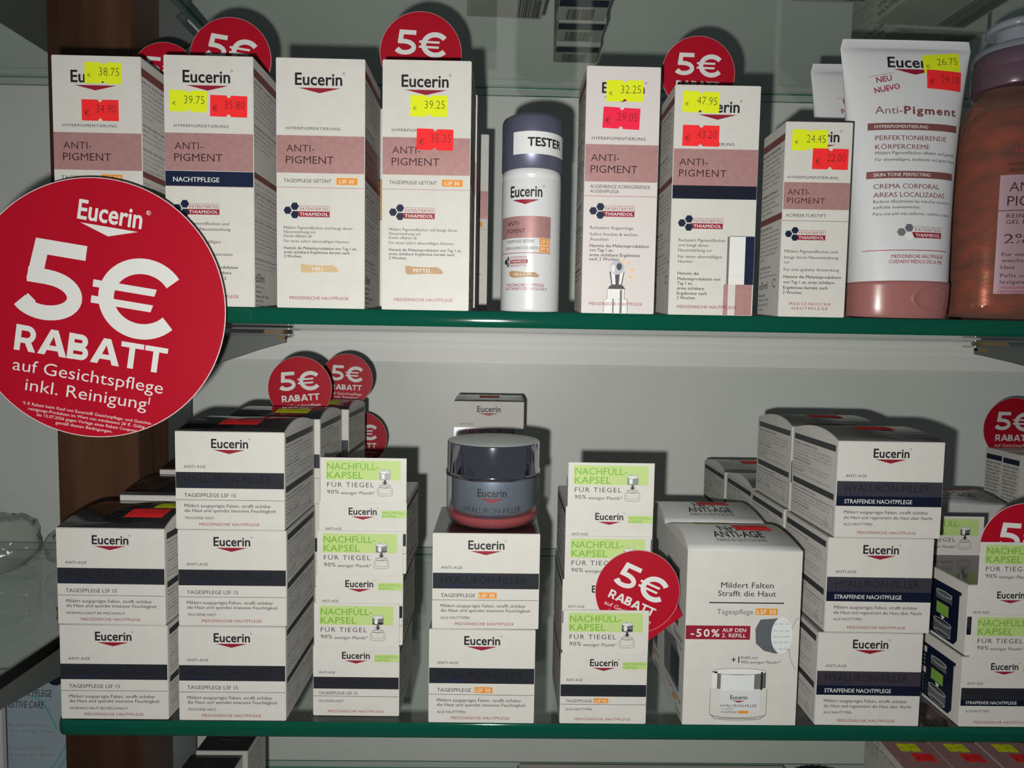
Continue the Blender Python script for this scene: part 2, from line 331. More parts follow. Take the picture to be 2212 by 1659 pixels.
def front_tall(A, kind):
    A.logo(42, 143, 32, 57, 49, 140, 63, 74)
    A.text('HYPERPIGMENTIERUNG', 21, 139, 146, 152, 'ink_grey', .008)
    A.rect(1, 164, 192, 244, 'rose', 1)
    A.text('ANTI-', 22, 83, 184, 199, 'dark_plum', -.006); A.text('PIGMENT', 21, 125, 208, 224, 'dark_plum', -.003)
    if kind == 'night':
        A.rect(1, 245, 192, 277, 'navy', 1); A.rect(1, 277, 192, 278, 'rose', 2)
        A.text('NACHTPFLEGE', 18, 118, 258, 268, 'white_print', .012)
        L = [('Mildert Pigmentflecken und', 18, 138, 357, 0), ('beugt deren Neuentstehung', 18, 141, 369, 0), ('vor', 18, 32, 381, 0), ('Für einen ebenmäßigen', 18, 119, 396, 0), ('Hautton', 18, 52, 408, 0), ('Unterstützt die Regeneration', 18, 145, 423, 0), ('Hemmt die Melaninproduktion', 18, 156, 451, 1), ('von Tag 1 an, erste sichtbare', 18, 142, 463, 1), ('Ergebnisse bereits nach 2', 18, 131, 475, 1), ('Wochen.', 18, 58, 487, 1)]
        for t, a, b, y, bo in L: A.tl(t, a, b, y, 6.6, 'ink' if bo else 'ink_grey', .014 if bo else .004)
        thiamidol(A, 26, 325, 9.5, 50, 117, 315, 338)
    else:
        A.rect(1, 274.6, 192, 275.8, 'rose', 1)
        if kind == 'day':
            A.text('TAGESPFLEGE', 16, 96, 257, 265, 'ink_grey', .008); A.rect(103, 253, 149, 268, 'orange', 1); A.text('LSF 30', 107, 145, 257, 265, 'white_print', .012)
        else:
            A.text('TAGESPFLEGE GETÖNT', 16, 120, 257, 264.5, 'ink_grey', .004); A.rect(131, 253, 177, 268, 'orange', 1); A.text('LSF 30', 138, 169, 257, 264.5, 'white_print', .008)
        thiamidol(A, 24.5, 325, 9, 49, 116, 315, 338.5)
        for t, b, y in [('Mildert Pigmentflecken und beugt deren', 166, 362), ('Neuentstehung vor', 86, 371), ('Deckt effektiv ab', 77, 380), ('Für einen sofort ebenmäßigen Hautton', 159, 391)]: A.tl(t, 16, b, y, 6)
        for t, b, y in [('Hemmt die Melaninproduktion von Tag 1 an,', 176, 406), ('erste sichtbare Ergebnisse bereits nach', 160, 415), ('2 Wochen.', 55, 424)]: A.tl(t, 16, b, y, 6, 'ink', .014)
        if kind in ('hell', 'mittel'):
            m = 'tan_light' if kind == 'hell' else 'tan_mid'
            A.poly([(52, 441), (60, 440.5), (66, 442), (100, 443.5), (122, 442), (131, 447), (137, 455), (131, 458), (100, 457), (70, 459), (58, 460), (53, 456)], m, 2)
            A.text('HELL' if kind == 'hell' else 'MITTEL', 78 if kind == 'hell' else 70, 104 if kind == 'hell' else 110, 447, 454.5, 'white_print', .012, L=4)
    A.text('MEDIZINISCHE HAUTPFLEGE', 28, 158, 511.5, 518, 'maroon_print', .008)
def side_tall(A, dw, H, which, bar='rose_dark'):
    A.rect(2, 22, dw-2, 40, bar, 1)
    y = fine(A, 5, dw-6, 48, 10.3, which, 19 if which == 'it' else 14)
    y = max(y, 245); A.rect(2, y-2, dw-2, y+11, bar, 1); A.tl('Leggera - A rapido assorbimento', 5, dw-10, y+22, 5, res=1)
    y += 34; A.line([(6, y), (dw-6, y), (dw-6, y+60), (6, y+60), (6, y)], .8, 'ink_grey', 2); fine(A, 18, dw-9, y+6, 9.5, which, 5)
    A.line([(9, y+10), (12, y+15), (17, y+5)], 1, 'ink_grey', 2)
    y += 66; y = fine(A, 5, dw-6, y, 9.2, which, 12)
    A.text('e50ml', 6, 62, y+6, y+25, 'ink', 0); A.ring(dw-22, y+16, 10, 10, 1.2, 'ink', 2, 40, 350)
    for k, t in enumerate(['www.Eucerin.com', 'Beiersdorf', 'Hamburg · Wien · Milano', 'Beiersdorf AG', 'D-20245 Hamburg', 'Germany']): A.text(t, 6, 6+len(t)*3.7, y+32+k*10.5, y+38+k*10.5, 'ink', .015 if k in (1, 2) else 0, res=1)
def dz_tall(kind):
    def f(mb):
        w, h, d = .0535, .1495, .052; shell(mb, w, h, d); F = faces(w, h, d, 193, 537)
        front_tall(Art(mb, F['front']), kind); A = Art(mb, F['right']); side_tall(A, 187, 537, 'de' if kind == 'night' else 'it')
        if kind in ('hell', 'mittel'): A.rect(1, 164, 186, 244, 'rose', .5)
        return w, h, d, F
    return f
def dz_eye(mb):
    w, h, d = .045, .149, .042; shell(mb, w, h, d, 'paper_warm'); F = faces(w, h, d, 160, 532); A = Art(mb, F['front'])
    A.logo(34, 125, 35, 57, 37, 117, 65, 76); A.text('HYPERPIGMENTIERUNG', 14, 131, 150, 156.5, 'ink_grey', .008)
    A.rect(1, 166, 159, 246, 'rose', 1); A.text('ANTI-', 13, 75, 187, 202, 'dark_plum', -.006); A.text('PIGMENT', 13, 115, 211, 227, 'dark_plum', -.003)
    A.text('AUGENRINGE KORRIGIERENDE', 13, 144, 252.5, 260, 'ink_grey', .004); A.text('AUGENPFLEGE', 13, 76, 263, 270, 'ink_grey', .004); A.rect(1, 276, 159, 277.4, 'rose', 1)
    thiamidol(A, 21, 309, 9, 45, 111, 298, 321)
    for t, b, y, bo in [('Reduziert Augenringe', 110, 345, 0), ('Sofort frisches & waches', 119, 359, 0), ('Aussehen', 56, 370, 0), ('Hemmt die Melaninproduktion', 145, 384, 1), ('von Tag 1 an,', 67, 393.5, 1), ('erste sichtbare Ergebnisse', 126, 404, 1), ('nach 2 Wochen.', 82, 413, 1)]: A.tl(t, 15, b, y, 6.6, 'ink' if bo else 'ink_grey', .014 if bo else .004)
    for x, y, r in [(76, 421, 2.6), (89, 417, 2.6), (101, 421, 3.2), (110, 435, 3.6), (106, 451, 3.2)]: A.ell(x, y, r*1.3, r, 'gold', 3, 10)
    A.poly([(60, 440), (65, 470), (88, 470), (93, 440)], 'ink_grey', 2); A.poly([(63, 440), (67, 468), (74, 468), (72, 440)], 'white_print', 3); A.poly([(83, 440), (81, 468), (86, 468), (91, 440)], 'white_print', 3)
    A.ell(76, 431, 15.5, 15.5, 'silver_foil', 4); A.ell(81, 429, 6, 8, 'ink_grey', 5, 14); A.ell(68, 433, 4, 8, 'white_print', 5, 14)
    A.poly([(62, 470), (57, 478), (96, 478), (90, 470)], 'ink_grey', 2); A.rect(56, 478, 94, 499, 'white_print', 2); A.line([(94, 478), (94, 499), (101, 502), (101, 531)], 1.2, 'ink_soft', 3)
    A.line([(56, 478), (56, 499), (49, 503), (49, 531)], 1, 'ink_soft', 3); A.rect(50, 500, 100, 531, 'white_print', 2); A.rect(68, 500, 71, 531, 'ink_soft', 3); A.rect(84, 480, 89, 531, 'ink_soft', 3)
    A.text('MEDIZINISCHE HAUTPFLEGE', 16, 134, 507.5, 514, 'maroon_print', .008, L=5)
    A = Art(mb, F['left']); A.rect(2, 22, 148, 40, 'rose_dark', 1); fine(A, 5, 142, 48, 10.3, 'de', 40)
    return w, h, d, F
def dz_serum(mb):
    w, h, d = .0523, .1392, .052; shell(mb, w, h, d); F = faces(w, h, d, 187, 500); A = Art(mb, F['front'])
    A.logo(44, 141, 34, 58, 52, 136, 63, 74); A.text('HYPERPIGMENTIERUNG', 20, 133, 123, 129.5, 'ink_grey', .008)
    A.rect(1, 137, 186, 216, 'rose', 1); A.text('ANTI-', 14, 76, 158, 173, 'dark_plum', -.006); A.text('PIGMENT', 14, 118, 182, 197, 'dark_plum', -.003)
    A.rect(1, 216, 186, 245, 'navy_foil', 1); A.text('SERUM', 30, 92, 226, 237, 'foil_print', .01)
    thiamidol(A, 24, 298, 9, 48, 114, 287, 310)
    for t, b, y, bo in [('Reduziert Pigmentflecken', 121, 335, 0), ('und beugt deren', 84, 346, 0), ('Neuentstehung vor', 93, 357, 0), ('Für einen ebenmäßigen', 115, 371, 0), ('Hautton', 50, 381.5, 0), ('Hemmt die', 65, 408, 1), ('Melaninproduktion von', 113, 420, 1), ('Tag 1 an,', 52, 430, 1), ('erste sichtbare', 78, 441, 1), ('Ergebnisse nach', 84, 452, 1), ('2 Wochen.', 60, 462, 1)]: A.tl(t, 18, b, y, 6.6, 'ink' if bo else 'ink_grey', .014 if bo else .004)
    A.rect(126, 326, 131, 431, 'ink_soft', 2); A.rect(131, 326, 166, 412, 'white_print', 2); A.rect(166, 326, 186, 431, 'navy', 2); A.rect(131, 412.8, 166, 431, 'white_print', 2)
    A.rect(130, 324.5, 186, 326, 'ink_soft', 3); A.rect(121, 431, 184, 499, 'rose', 2); A.rect(131, 431, 147, 499, 'paper_warm', 3)
    A.text('MEDIZINISCHE HAUTPFLEGE', 19, 151, 478.5, 485, 'maroon_print', .008, L=5)
    side_left(mb, F, 186, 500); return w, h, d, F
def side_left(mb, F, dw, H):
    A = Art(mb, F['left']); A.rect(2, 24, dw-2, 40, 'rose_dark', 1); y = fine(A, 5, dw-6, 48, 10.3, 'de', 14)
    A.rect(2, y+4, dw-2, y+18, 'rose_dark', 1); y = fine(A, 5, dw-6, y+26, 10, 'it', int((H-y-110)/10))
    A.text('e30ml' if H > 450 else 'e5ml', 8, 58, y+5, y+22, 'ink', 0); A.ring(dw-30, y+12, 9, 9, 2, 'ink', 2, 40, 350)
    for k, t in enumerate(['Beiersdorf', 'Hamburg · Wien', 'Beiersdorf AG', 'Germany']): A.text(t, 8, 8+len(t)*4, y+32+k*11, y+39+k*11, 'ink', .015 if k == 0 else 0, res=1)
def dz_stick(mb):
    w, h, d = .0412, .1188, .036; shell(mb, w, h, d); F = faces(w, h, d, 143, 427); A = Art(mb, F['front'])
    A.logo(26, 114, 20, 43, 33, 108, 49, 58); A.text('HYPERPIGMENTIERUNG', 8, 115, 117.5, 123.5, 'ink_grey', .008)
    A.rect(1, 131, 142, 190, 'rose', 1); A.text('ANTI-', 9, 57, 146, 158.5, 'dark_plum', -.006); A.text('PIGMENT', 9, 90, 165, 177, 'dark_plum', -.003)
    A.text('KORREKTURSTIFT', 9, 94, 200, 206.5, 'ink_grey', .004); A.rect(1, 214.4, 142, 215.8, 'rose', 1)
    thiamidol(A, 15, 244, 8, 35, 94, 236, 257)
    for t, b, y, bo in [('Mildert Pigmentflecken und', 122, 282, 0), ('beugt deren Neuentstehung', 124, 295, 0), ('vor', 20, 306, 0), ('Für eine gezielte Anwendung', 127, 322, 0), ('Hemmt die Melaninproduktion', 132, 338, 1), ('von Tag 1 an, erste sichtbare', 118, 350, 1), ('Ergebnisse bereits nach', 104, 362, 1), ('2 Wochen.', 50, 373, 1)]: A.tl(t, 8, b, y, 6.6, 'ink' if bo else 'ink_grey', .014 if bo else .004)
    A.text('MEDIZINISCHE', 23, 112, 395, 401, 'maroon_print', .008); A.text('HAUTPFLEGE', 29, 106, 405, 411, 'maroon_print', .008)
    side_left(mb, F, 125, 427); return w, h, d, F
def dz_hy(kind, top='black_top', rise=0.0, emb=False, foil='foil'):
    def f(mb):
        w, h, d = .0676, .0617, .0675; shell(mb, w, h, d, 'paper', top, rise); F = faces(w, h, d, 237, 213, rise); A = Art(mb, F['front'])
        A.logo(79, 158, 16, 35, 83, 152, 39, 48); A.text('ANTI-AGE', 19, 66, 73, 79, 'ink_grey', .008)
        A.rect(1, 88, 236, 123 if kind != 'night' else 121, 'foil_plum' if kind == 'night' else foil, 1)
        A.text('HYALURON-FILLER', 19, 208, 95, 111, 'foil_print', -.004, L=3); A.text('+ 3x EFFECT', 19, 80, 114, 120, 'foil_blue', .01, L=3)
        if kind == 'night':
            A.rect(1, 121, 236, 143, 'navy_deep', 1); A.text('STRAFFENDE NACHTPFLEGE', 19, 170, 128, 137, 'white_print', .01)
            l2 = 'die Haut und regeneriert die Haut über Nacht'; y1, y2, y3 = 156, 168, 183; t3 = 'ALLE HAUTTYPEN'
        else:
            A.text('TAGESPFLEGE' if kind == '30' else 'TAGESPFLEGE LSF 15', 19, 95 if kind == '30' else 131, 134, 142, 'ink_grey', .006)
            if kind == '30': A.rect(102, 131, 143, 144.5, 'orange', 1); A.text('LSF 30', 104, 138, 134, 142, 'white_print', .01)
            A.rect(1, 148, 236, 149, 'ink_grey', 1); l2 = 'die Haut und spendet intensive Feuchtigkeit'; y1, y2, y3 = 161, 171.5, 188
            t3 = {'dry': 'TROCKENE HAUT', 'normal': 'NORMALE HAUT BIS MISCHHAUT', '30': 'ALLE HAUTTYPEN'}[kind]
        A.tl('Mildert ausgeprägte Falten, strafft sichtbar', 19, 208, y1, 7, 'ink_grey', .008); A.tl(l2, 19, 218, y2, 7, 'ink_grey', .008)
        A.tl(t3, 19, 148 if kind == 'normal' else 83, y3, 5.6, 'ink_grey', .008); A.text('MEDIZINISCHE HAUTPFLEGE', 51, 182, 198.5, 204.5, 'maroon_print', .008)
        for sd in ('right', 'left'):
            A = Art(mb, F[sd]); A.rect(10, 12, 226, 26, 'ink_grey', 1); fine(A, 12, 222, 32, 8.2, 'hy', 10); A.rect(10, 120, 226, 134, 'ink_grey', 1)
            fine(A, 12, 222, 140, 8.2, 'hy', 7); A.line([(10, 150), (226, 150), (226, 200), (10, 200)], .8, 'ink_grey', 2)
            A.line([(196, 178), (206, 196), (186, 196), (196, 178)], .8, 'ink', 3)
        A = Art(mb, F['top'], 12)
        if emb:
            for r in (34, 25): A.ring(118, 150, r*1.25, r*1.25, .8, 'emboss', 2)
            A.text('Eucerin', 92, 144, 144, 157, 'emboss', .01)
        return w, h, d, F
    return f
def dz_refill(kind):
    def f(mb):
        w, h, d = .0556, .0468, .062; night = kind == 'night'; shell(mb, w, h, d, 'paper', 'black_top' if night else 'smoke_top'); F = faces(w, h, d, 195, 160); A = Art(mb, F['front'])
        A.logo(66, 128, 14, 29, 71, 123, 33, 40); A.rect(139, 19, 194, 36, 'green_field', 1); A.text('NACHFÜLL-', 141, 193, 21.5, 27, 'green_print', .012); A.text('KAPSEL', 141, 174, 29, 34.5, 'green_print', .012)
        A.text('ANTI-AGE', 13, 50, 58, 63.5, 'ink_grey', .008); A.rect(1, 71, 194, 98, 'foil', 1); A.text('HYALURON-FILLER', 13, 155, 76, 88, 'foil_print', -.004)
        if night:
            A.rect(1, 98, 194, 112, 'navy_deep', 1); A.text('STRAFFENDE NACHTPFLEGE', 13, 130, 101, 108, 'white_print', .01); A.tl('ALLE HAUTTYPEN', 13, 68, 124, 5, 'ink_grey', .008)
        elif kind == '30':
            A.text('TAGESPFLEGE', 13, 72, 105, 111.5, 'ink_grey', .006); A.rect(76, 102, 109, 113, 'orange', 1); A.text('LSF 30', 79, 105, 105, 111, 'white_print', .01); A.rect(1, 115.5, 194, 116.5, 'ink_grey', 1); A.tl('ALLE HAUTTYPEN', 13, 72, 127, 5.4, 'ink_grey', .008)
        else:
            A.text('TAGESPFLEGE LSF 15', 13, 100, 104.5, 111, 'ink_grey', .006); A.rect(1, 114.5, 194, 115.5, 'ink_grey', 1); A.tl('TROCKENE HAUT', 13, 69, 126, 5.4, 'ink_grey', .008)
        A.text('MEDIZINISCHE HAUTPFLEGE', 34, 160, 146.5, 152, 'maroon_print', .008)
        if night:
            A = Art(mb, F['left'])   # navy picture panel with the refill drawing
            A.poly([(6, 26), (196, 26), (196, 34), (190, 34), (190, 138), (178, 152), (6, 152)][::-1], 'navy_deep', 1)
            A.rect(14, 34, 92, 48, 'paper', 2); A.text('VORTEILE', 20, 60, 37, 44, 'ink', .01, res=1); A.rect(14, 84, 92, 98, 'paper', 2)
            for k in range(3): A.text('90% weniger Plastik', 16, 88, 54+k*9, 59+k*9, 'white_print', 0, res=1)
            for k in range(5): A.text('Nachfüllkapsel', 16, 84, 103+k*8.5, 108+k*8.5, 'white_print', 0, res=1)
            A.rect(108, 44, 166, 66, 'steel', 2); A.ring(137, 50, 28, 6, 1.2, 'white_print', 3); A.rect(112, 74, 156, 100, 'green_leaf', 3); A.line([(118, 92), (130, 82), (150, 92)], 2, 'green_print', 4)
            A.poly([(128, 102), (144, 102), (136, 112)], 'white_print', 3); A.rect(104, 116, 168, 144, 'steel', 2); A.ring(136, 117, 32, 6, 1.2, 'white_print', 3); A.ring(136, 143, 30, 5, 1, 'white_print', 3)
        else:
            for sd in ('right', 'left'):
                A = Art(mb, F[sd]); A.rect(8, 12, 208, 22, 'ink_grey', 1); fine(A, 10, 200, 28, 8, 'hy', 15)
        return w, h, d, F
    return f
def flap_mesh():
    """upright cardboard header that folds up from a refill carton's front"""
    mb = MB(); w, h = .0546, .0289; t = .0005
    mb.addbm(box_bm(-w/2, w/2, -t, 0, 0, h, .0001, 1), 'paper')
    A = Art(mb, lambda u, v, l: (-w/2+u*w/190, -t-l, h-v*h/102))
    A.rect(12, 6, 177, 50, 'green_field', 1); A.text('NACHFÜLL-', 15, 129, 12, 27, 'green_print', .004); A.text('KAPSEL', 15, 94, 32, 47, 'green_print', .004)
    A.text('FÜR TIEGEL', 15, 118, 56, 66.5, 'ink_grey', 0); A.text('90%', 15, 41, 73, 82, 'ink_grey', .006); A.text('weniger Plastik*', 45, 120, 76, 83, 'ink_grey', .004)
    A.rect(130, 31, 155, 47, 'steel', 3); A.rect(135, 31, 142, 47, 'white_print', 3.5); A.ell(142.5, 47, 12.5, 3, 'steel', 3); A.ell(142.5, 31, 12.5, 4.5, 'white_print', 4); A.line([(134, 31), (141, 28), (148, 32), (153, 29)], 1, 'ink_soft', 5); A.ring(142.5, 31, 12.5, 4.5, .8, 'ink_soft', 5)
    A.rect(140, 50, 145, 56, 'ink_grey', 3); A.poly([(136, 55), (142.5, 61), (149, 55)][::-1], 'ink_grey', 3)
    A.ring(142.5, 64, 13, 4, .9, 'ink_soft', 3); A.line([(126, 70), (126, 83), (130, 86), (155, 86), (159, 83), (159, 70), (155, 67), (130, 67), (126, 70)], .9, 'ink_soft', 3)
    A.line([(130, 71), (130, 81), (155, 81), (155, 71)], .7, 'ink_soft', 3); A.line([(132, 64), (140, 61), (147, 65), (153, 62)], .9, 'ink_soft', 3)
    return mb.mesh('header_flap')
def dz_set(mb):
    w, h, d = .0735, .1146, .062; rise = .006; shell(mb, w, h, d, 'paper', 'grey_top', rise); F = faces(w, h, d, 245, 380, rise); A = Art(mb, F['front'])
    A.text('Mildert Falten', 73, 185, 68, 80, 'ink_grey', .01); A.text('Strafft die Haut', 67, 191, 86, 98, 'ink_grey', .01)
    A.rect(49, 111, 209, 113.5, 'ink', 1); A.text('Tagespflege', 66, 144, 126, 137, 'ink_soft', .002); A.rect(149, 124, 196, 138, 'orange', 1); A.text('LSF 30', 152, 192, 126.5, 135.5, 'white_print', .014)
    A.ring(285, 200, 62, 82, 1, 'ink_soft', 1, 135, 225)
    # printed picture of the refill capsule
    A.poly([(160, 148), (196, 145), (222, 150), (222, 214), (196, 222), (170, 216), (152, 200), (150, 168)][::-1], 'silver_foil', 1); A.ell(207, 182, 23, 40, 'lid_top', 2)
    for yy in (155, 170, 195, 210):
        for xx in (194, 207, 219): A.text('Euc', xx-4, xx+4, yy, yy+3.5, 'ink_soft', 0, L=3, res=1)
    A.text('Eucerin Refill', 190, 222, 183, 186, 'ink_grey', 0, L=3, res=1)
    A.rect(1, 162, 139, 192, 'maroon', 3); A.text('-50%', 12, 73, 170, 186, 'white_print', .016, L=5); A.text('AUF DEN', 79, 130, 167.5, 175.5, 'white_print', .014, L=5); A.text('2. REFILL', 79, 130, 179, 187, 'white_print', .014, L=5)
    A.text('+1', 101, 118, 229, 243, 'ink', .012); A.text('Refill mit', 122, 157, 228, 234, 'ink_grey', .004); A.text('90% weniger Plastik**', 122, 208, 238, 244, 'ink_grey', .004)
    # printed picture of the jar
    A.ell(119, 262, 58, 7, 'white_print', 2); A.rect(61, 262, 177, 298, 'silver_foil', 1); A.rect(61, 262, 72, 298, 'white_print', 2); A.rect(72, 268, 80, 300, 'ink_soft', 2); A.rect(80, 268, 152, 304, 'lid_top', 2); A.rect(152, 268, 166, 300, 'ink_soft', 2); A.rect(166, 262, 170, 302, 'ink', 2)
    A.ring(119, 262, 58, 7, 1, 'ink_soft', 3); A.line([(58, 300), (58, 356), (70, 366), (168, 366), (180, 356), (180, 300)], 1, 'ink_soft', 2)
    A.rect(80, 304, 166, 348, 'white_plastic', 1); A.logo(102, 138, 314, 323, 106, 134, 326, 330, reg=False); A.text('HYALURON-FILLER', 82, 160, 334, 340, 'ink_grey', 0); A.text('+ 3x EFFECT', 82, 111, 343, 346, 'ink_grey', .01); A.text('TAGESPFLEGE', 82, 117, 349, 353, 'ink_grey', .006); A.rect(120, 348, 142, 354, 'orange', 3)
    A.ring(119, 356, 60, 8, 1.4, 'steel', 3, 0, 180); A.ring(119, 362, 54, 7, 1, 'ink_soft', 3, 0, 180); A.rect(78, 372, 160, 379, 'white_plastic', 1)
    A = Art(mb, F['top'], 10); A.text('Nr.1', 96, 146, 88, 122, 'ink', .02); A.text('ANTI-AGE', 72, 182, 128, 158, 'ink', .014); A.text('MARKE IN DEUTSCHLAND', 72, 182, 164, 175, 'ink_grey', .004)
    A = Art(mb, F['left'])
    A.rect(40, 60, 150, 190, 'steel', 1); A.rect(44, 64, 146, 186, 'foil', 2); A.text('Eucerin', 120, 186, 200, 214, 'navy', .01); A.text('HYALURON-FILLER', 70, 186, 222, 230, 'ink_grey', 0)
    A.poly([(30, 240), (130, 226), (170, 250), (170, 330), (40, 330)][::-1], 'steel', 1); A.rect(96, 250, 166, 320, 'foil', 2); A.text('Anti-Age Tagespflege', 60, 190, 338, 346, 'ink_grey', 0); A.rect(120, 350, 150, 359, 'orange', 2); A.text('Eucerin', 150, 190, 362, 374, 'navy', .01)
    return w, h, d, F
def dz_tall_top(top, w=.046, h=.145, d=.046, mark=True, label=True):
    def f(mb):
        shell(mb, w, h, d, 'paper', top); F = faces(w, h, d, w*3500, h*3500)
        A = Art(mb, F['top'])
        if mark:
            for r in (42, 30): A.ring(w*1750, 100, r*1.2, r*1.2, .9, 'emboss', 2)
            A.text('Eucerin', w*1750-26, w*1750+26, 94, 107, 'emboss', .01)
        for sd in ('left', 'right'): A = Art(mb, F[sd]); fine(A, 10, d*3500-10, 24, 10, 'de', 14)
        A = Art(mb, F['front']); A.logo(40, 122, 30, 52, 45, 117, 58, 68)
        if label: A.rect(1, 150, w*3500-1, 220, 'rose', 1); A.text('ANTI-', 16, 70, 170, 183, 'dark_plum'); A.text('PIGMENT', 16, 108, 192, 206, 'dark_plum')
        return w, h, d, F
    return f
def barcode(A, x0, y0, x1, y1, m='ink'):
    rr = random.Random(3); x = x0
    while x < x1-1:
        b = rr.choice((1, 1, 2, 3)); A.rect(x, y0, min(x+b, x1), y1, m, 2); x += b+rr.choice((1, 1, 2))
def dz_under(kind):
    """cartons standing on the highest shelf, seen from beneath"""
    def f(mb):
        w, h, d = {'bar': (.043, .12, .040), 'small': (.066, .10, .046), 'wide': (.085, .10, .075), 'narrow': (.062, .1, .044)}[kind]
        shell(mb, w, h, d, 'paper'); F = faces(w, h, d, w*3500, h*3500); A = Art(mb, F['bottom']); W_, D_ = w*3500, d*3500
        if kind == 'bar':
            A.rect(2, 8, W_-2, 50, 'navy', 1); barcode(A, 28, 66, W_-38, D_-8)
        else:
            B = Art(mb, lambda u, v, l: F['bottom'](u, D_-v, l))
            fl = Art(mb, lambda u, v, l: (F['bottom'](W_-u, v, l)))
            A.text('50ml e', 18, 66, 12, 26, 'ink_grey', .004); y = 34
            for k in range(int((D_-44)/6)): A.text('Beiersdorf AG Hamburg Aqua Glycerin Alcohol', 14, W_*.62, y, y+3.2, 'ink_grey', 0, res=1); y += 6
            barcode(A, W_*.66, 40, W_-10, D_-10)
        A = Art(mb, F['left']); fine(A, 8, D_-8, 200 if kind == 'bar' else 150, 10, 'hy', 13)
        if kind == 'wide': A.text('HYALURON-FILLER', 20, 190, 300, 316, 'ink', 0); A.text('NACHTPFLEGE 50ML', 20, 200, 324, 340, 'ink', 0)
        return w, h, d, F
    return f
def dz_strip(kind):
    def f(mb):
        w, h, d = {'slim': (.016, .139, .03), 'side': (.045, .152, .045)}[kind]
        shell(mb, w, h, d, 'paper'); F = faces(w, h, d, w*3500, h*3500); A = Art(mb, F['front']); A.rect(1, 170, w*3500-1, 260, 'tan_mid', 1)
        A.line([(1, 168), (w*3500-1, 168)], 2, 'ink', 2); A.line([(1, 262), (w*3500-1, 262)], 2, 'ink', 2)
        return w, h, d, F
    return f
def dz_navyside(mb):
    w, h, d = .05, .1435, .024; shell(mb, w, h, d); F = faces(w, h, d, 175, 502); A = Art(mb, F['left']); A.rect(5, 20, 79, 38, 'navy', 1)
    for k in range(34): A.text(['MILDERT FALTEN', 'Hyaluron mildert', 'sichtbar Falten', 'und strafft die', 'Haut intensiv'][k % 5], 7, 76-(k*7) % 13, 46+k*12, 53+k*12, 'ink', .014, res=1)
    A = Art(mb, F['front']); A.logo(45, 130, 30, 52, 50, 125, 58, 68); return w, h, d, F
def dz_silver(mb):
    r = dz_hy('30', 'smoke_top', .003, foil='silver_foil')(mb); return r

BUILD = {'day': dz_tall('day'), 'night': dz_tall('night'), 'hell': dz_tall('hell'), 'mittel': dz_tall('mittel'), 'eye': dz_eye, 'serum': dz_serum, 'stick': dz_stick,
         'dry': dz_hy('dry'), 'dry_top': dz_hy('dry', rise=.005), 'normal': dz_hy('normal'), 'normal_top': dz_hy('normal', rise=.006, emb=True), 'hy30': dz_hy('30'),
         'hynight': dz_hy('night', 'smoke_top'), 'hynight_top': dz_hy('night', 'smoke_top', .005), 'silver': dz_silver,
         'refill15': dz_refill('15'), 'refill30': dz_refill('30'), 'refilln': dz_refill('night'), 'set': dz_set,
         'blacktall': dz_tall_top('black_top', label=False), 'mauvetall': dz_tall_top('rose', .043, .146, .046, mark=False),
         'u_bar': dz_under('bar'), 'u_small': dz_under('small'), 'u_wide': dz_under('wide'), 'u_narrow': dz_under('narrow'), 'slim': dz_strip('slim'), 'navyside': dz_navyside}
FLAP = [None]; EM = bpy.data.meshes
def design(n):
    if n not in DES:
        mb = MB(); w, h, d, F = BUILD[n](mb); DES[n] = (mb.mesh('carton_'+n), w, h, d, F)
    return DES[n]

PN = {'y': ('yellow_label', 'stamp'), 'r': ('red_label', 'stamp_red'), 'p': ('pink_label', 'stamp_red')}
def sticker(parent, fmap, cx, cy, col, price, ang=0.0, w=80, h=45, k=1.0, jit=0.0, L0=8, digits=None, cell=None, label=None):
    """a price-gun label with a notch at top and bottom; cx, cy, w, h in the face's drawing units"""
    mb = MB(); m, ink = PN[col]; c, s = math.cos(ang), math.sin(ang)
    def mp(u, v, l): return fmap(cx+(u*c-v*s), cy+(u*s+v*c), l)
    A = Art(mb, mp, cell); n = h*.08; W2, H2 = w/2, h/2
    def edge(sg):   # half outline: from left to right along one long side, with the round notch
        P = [(-W2, sg*H2), (-n*1.4, sg*H2)]
        P += [(-n*1.2*math.cos(t*math.pi/5), sg*(H2-n*1.5*math.sin(t*math.pi/5))) for t in range(1, 5)]
        return P+[(n*1.4, sg*H2), (W2, sg*H2)]
    if cell:
        A.rect(-W2, -H2, W2, H2, m, L0)
    else:
        P = edge(-1)+edge(1)[::-1]; vs = A.pts(P, L0)+A.pts(P, 4); q = len(P)
        top = edge(-1); bot = edge(1); z = [[i, q-1-i, q-2-i, i+1] for i in range(len(top)-1)]
        mb.add(vs, z+[[i, (i+1) % q, q+(i+1) % q, q+i] for i in range(q)], m)
    A.text('€', -W2+6, -W2+14 if col == 'y' else -W2+17, 2 if col == 'y' else 0, 9 if col == 'y' else 12, ink, 0, L0+1)
    A.text(price, -W2+31, W2-5, -h*.26+jit, h*.12+jit, ink, -.012, L0+1)
    o = mb.build('price_sticker', parent)
    if label: o['label'] = label
    return o

def carton(dn, x, y, z, rz, label, cat='carton', group=None, name='cream_carton', stick=(), sz=1.0):
    me, w, h, d, F = design(dn)
    o = link(name, me, None, (x, y, z), rz); o.scale[2] = sz; tag(o, label, cat, group)
    for st in stick: sticker(o, F[st[0]], *st[1:5], **(st[5] if len(st) > 5 else {}))
    return o
def at_left(dn, px, py, y):  # x of the carton's middle when its left front edge is seen at px
    return W(px, py, y).x+design(dn)[1]/2

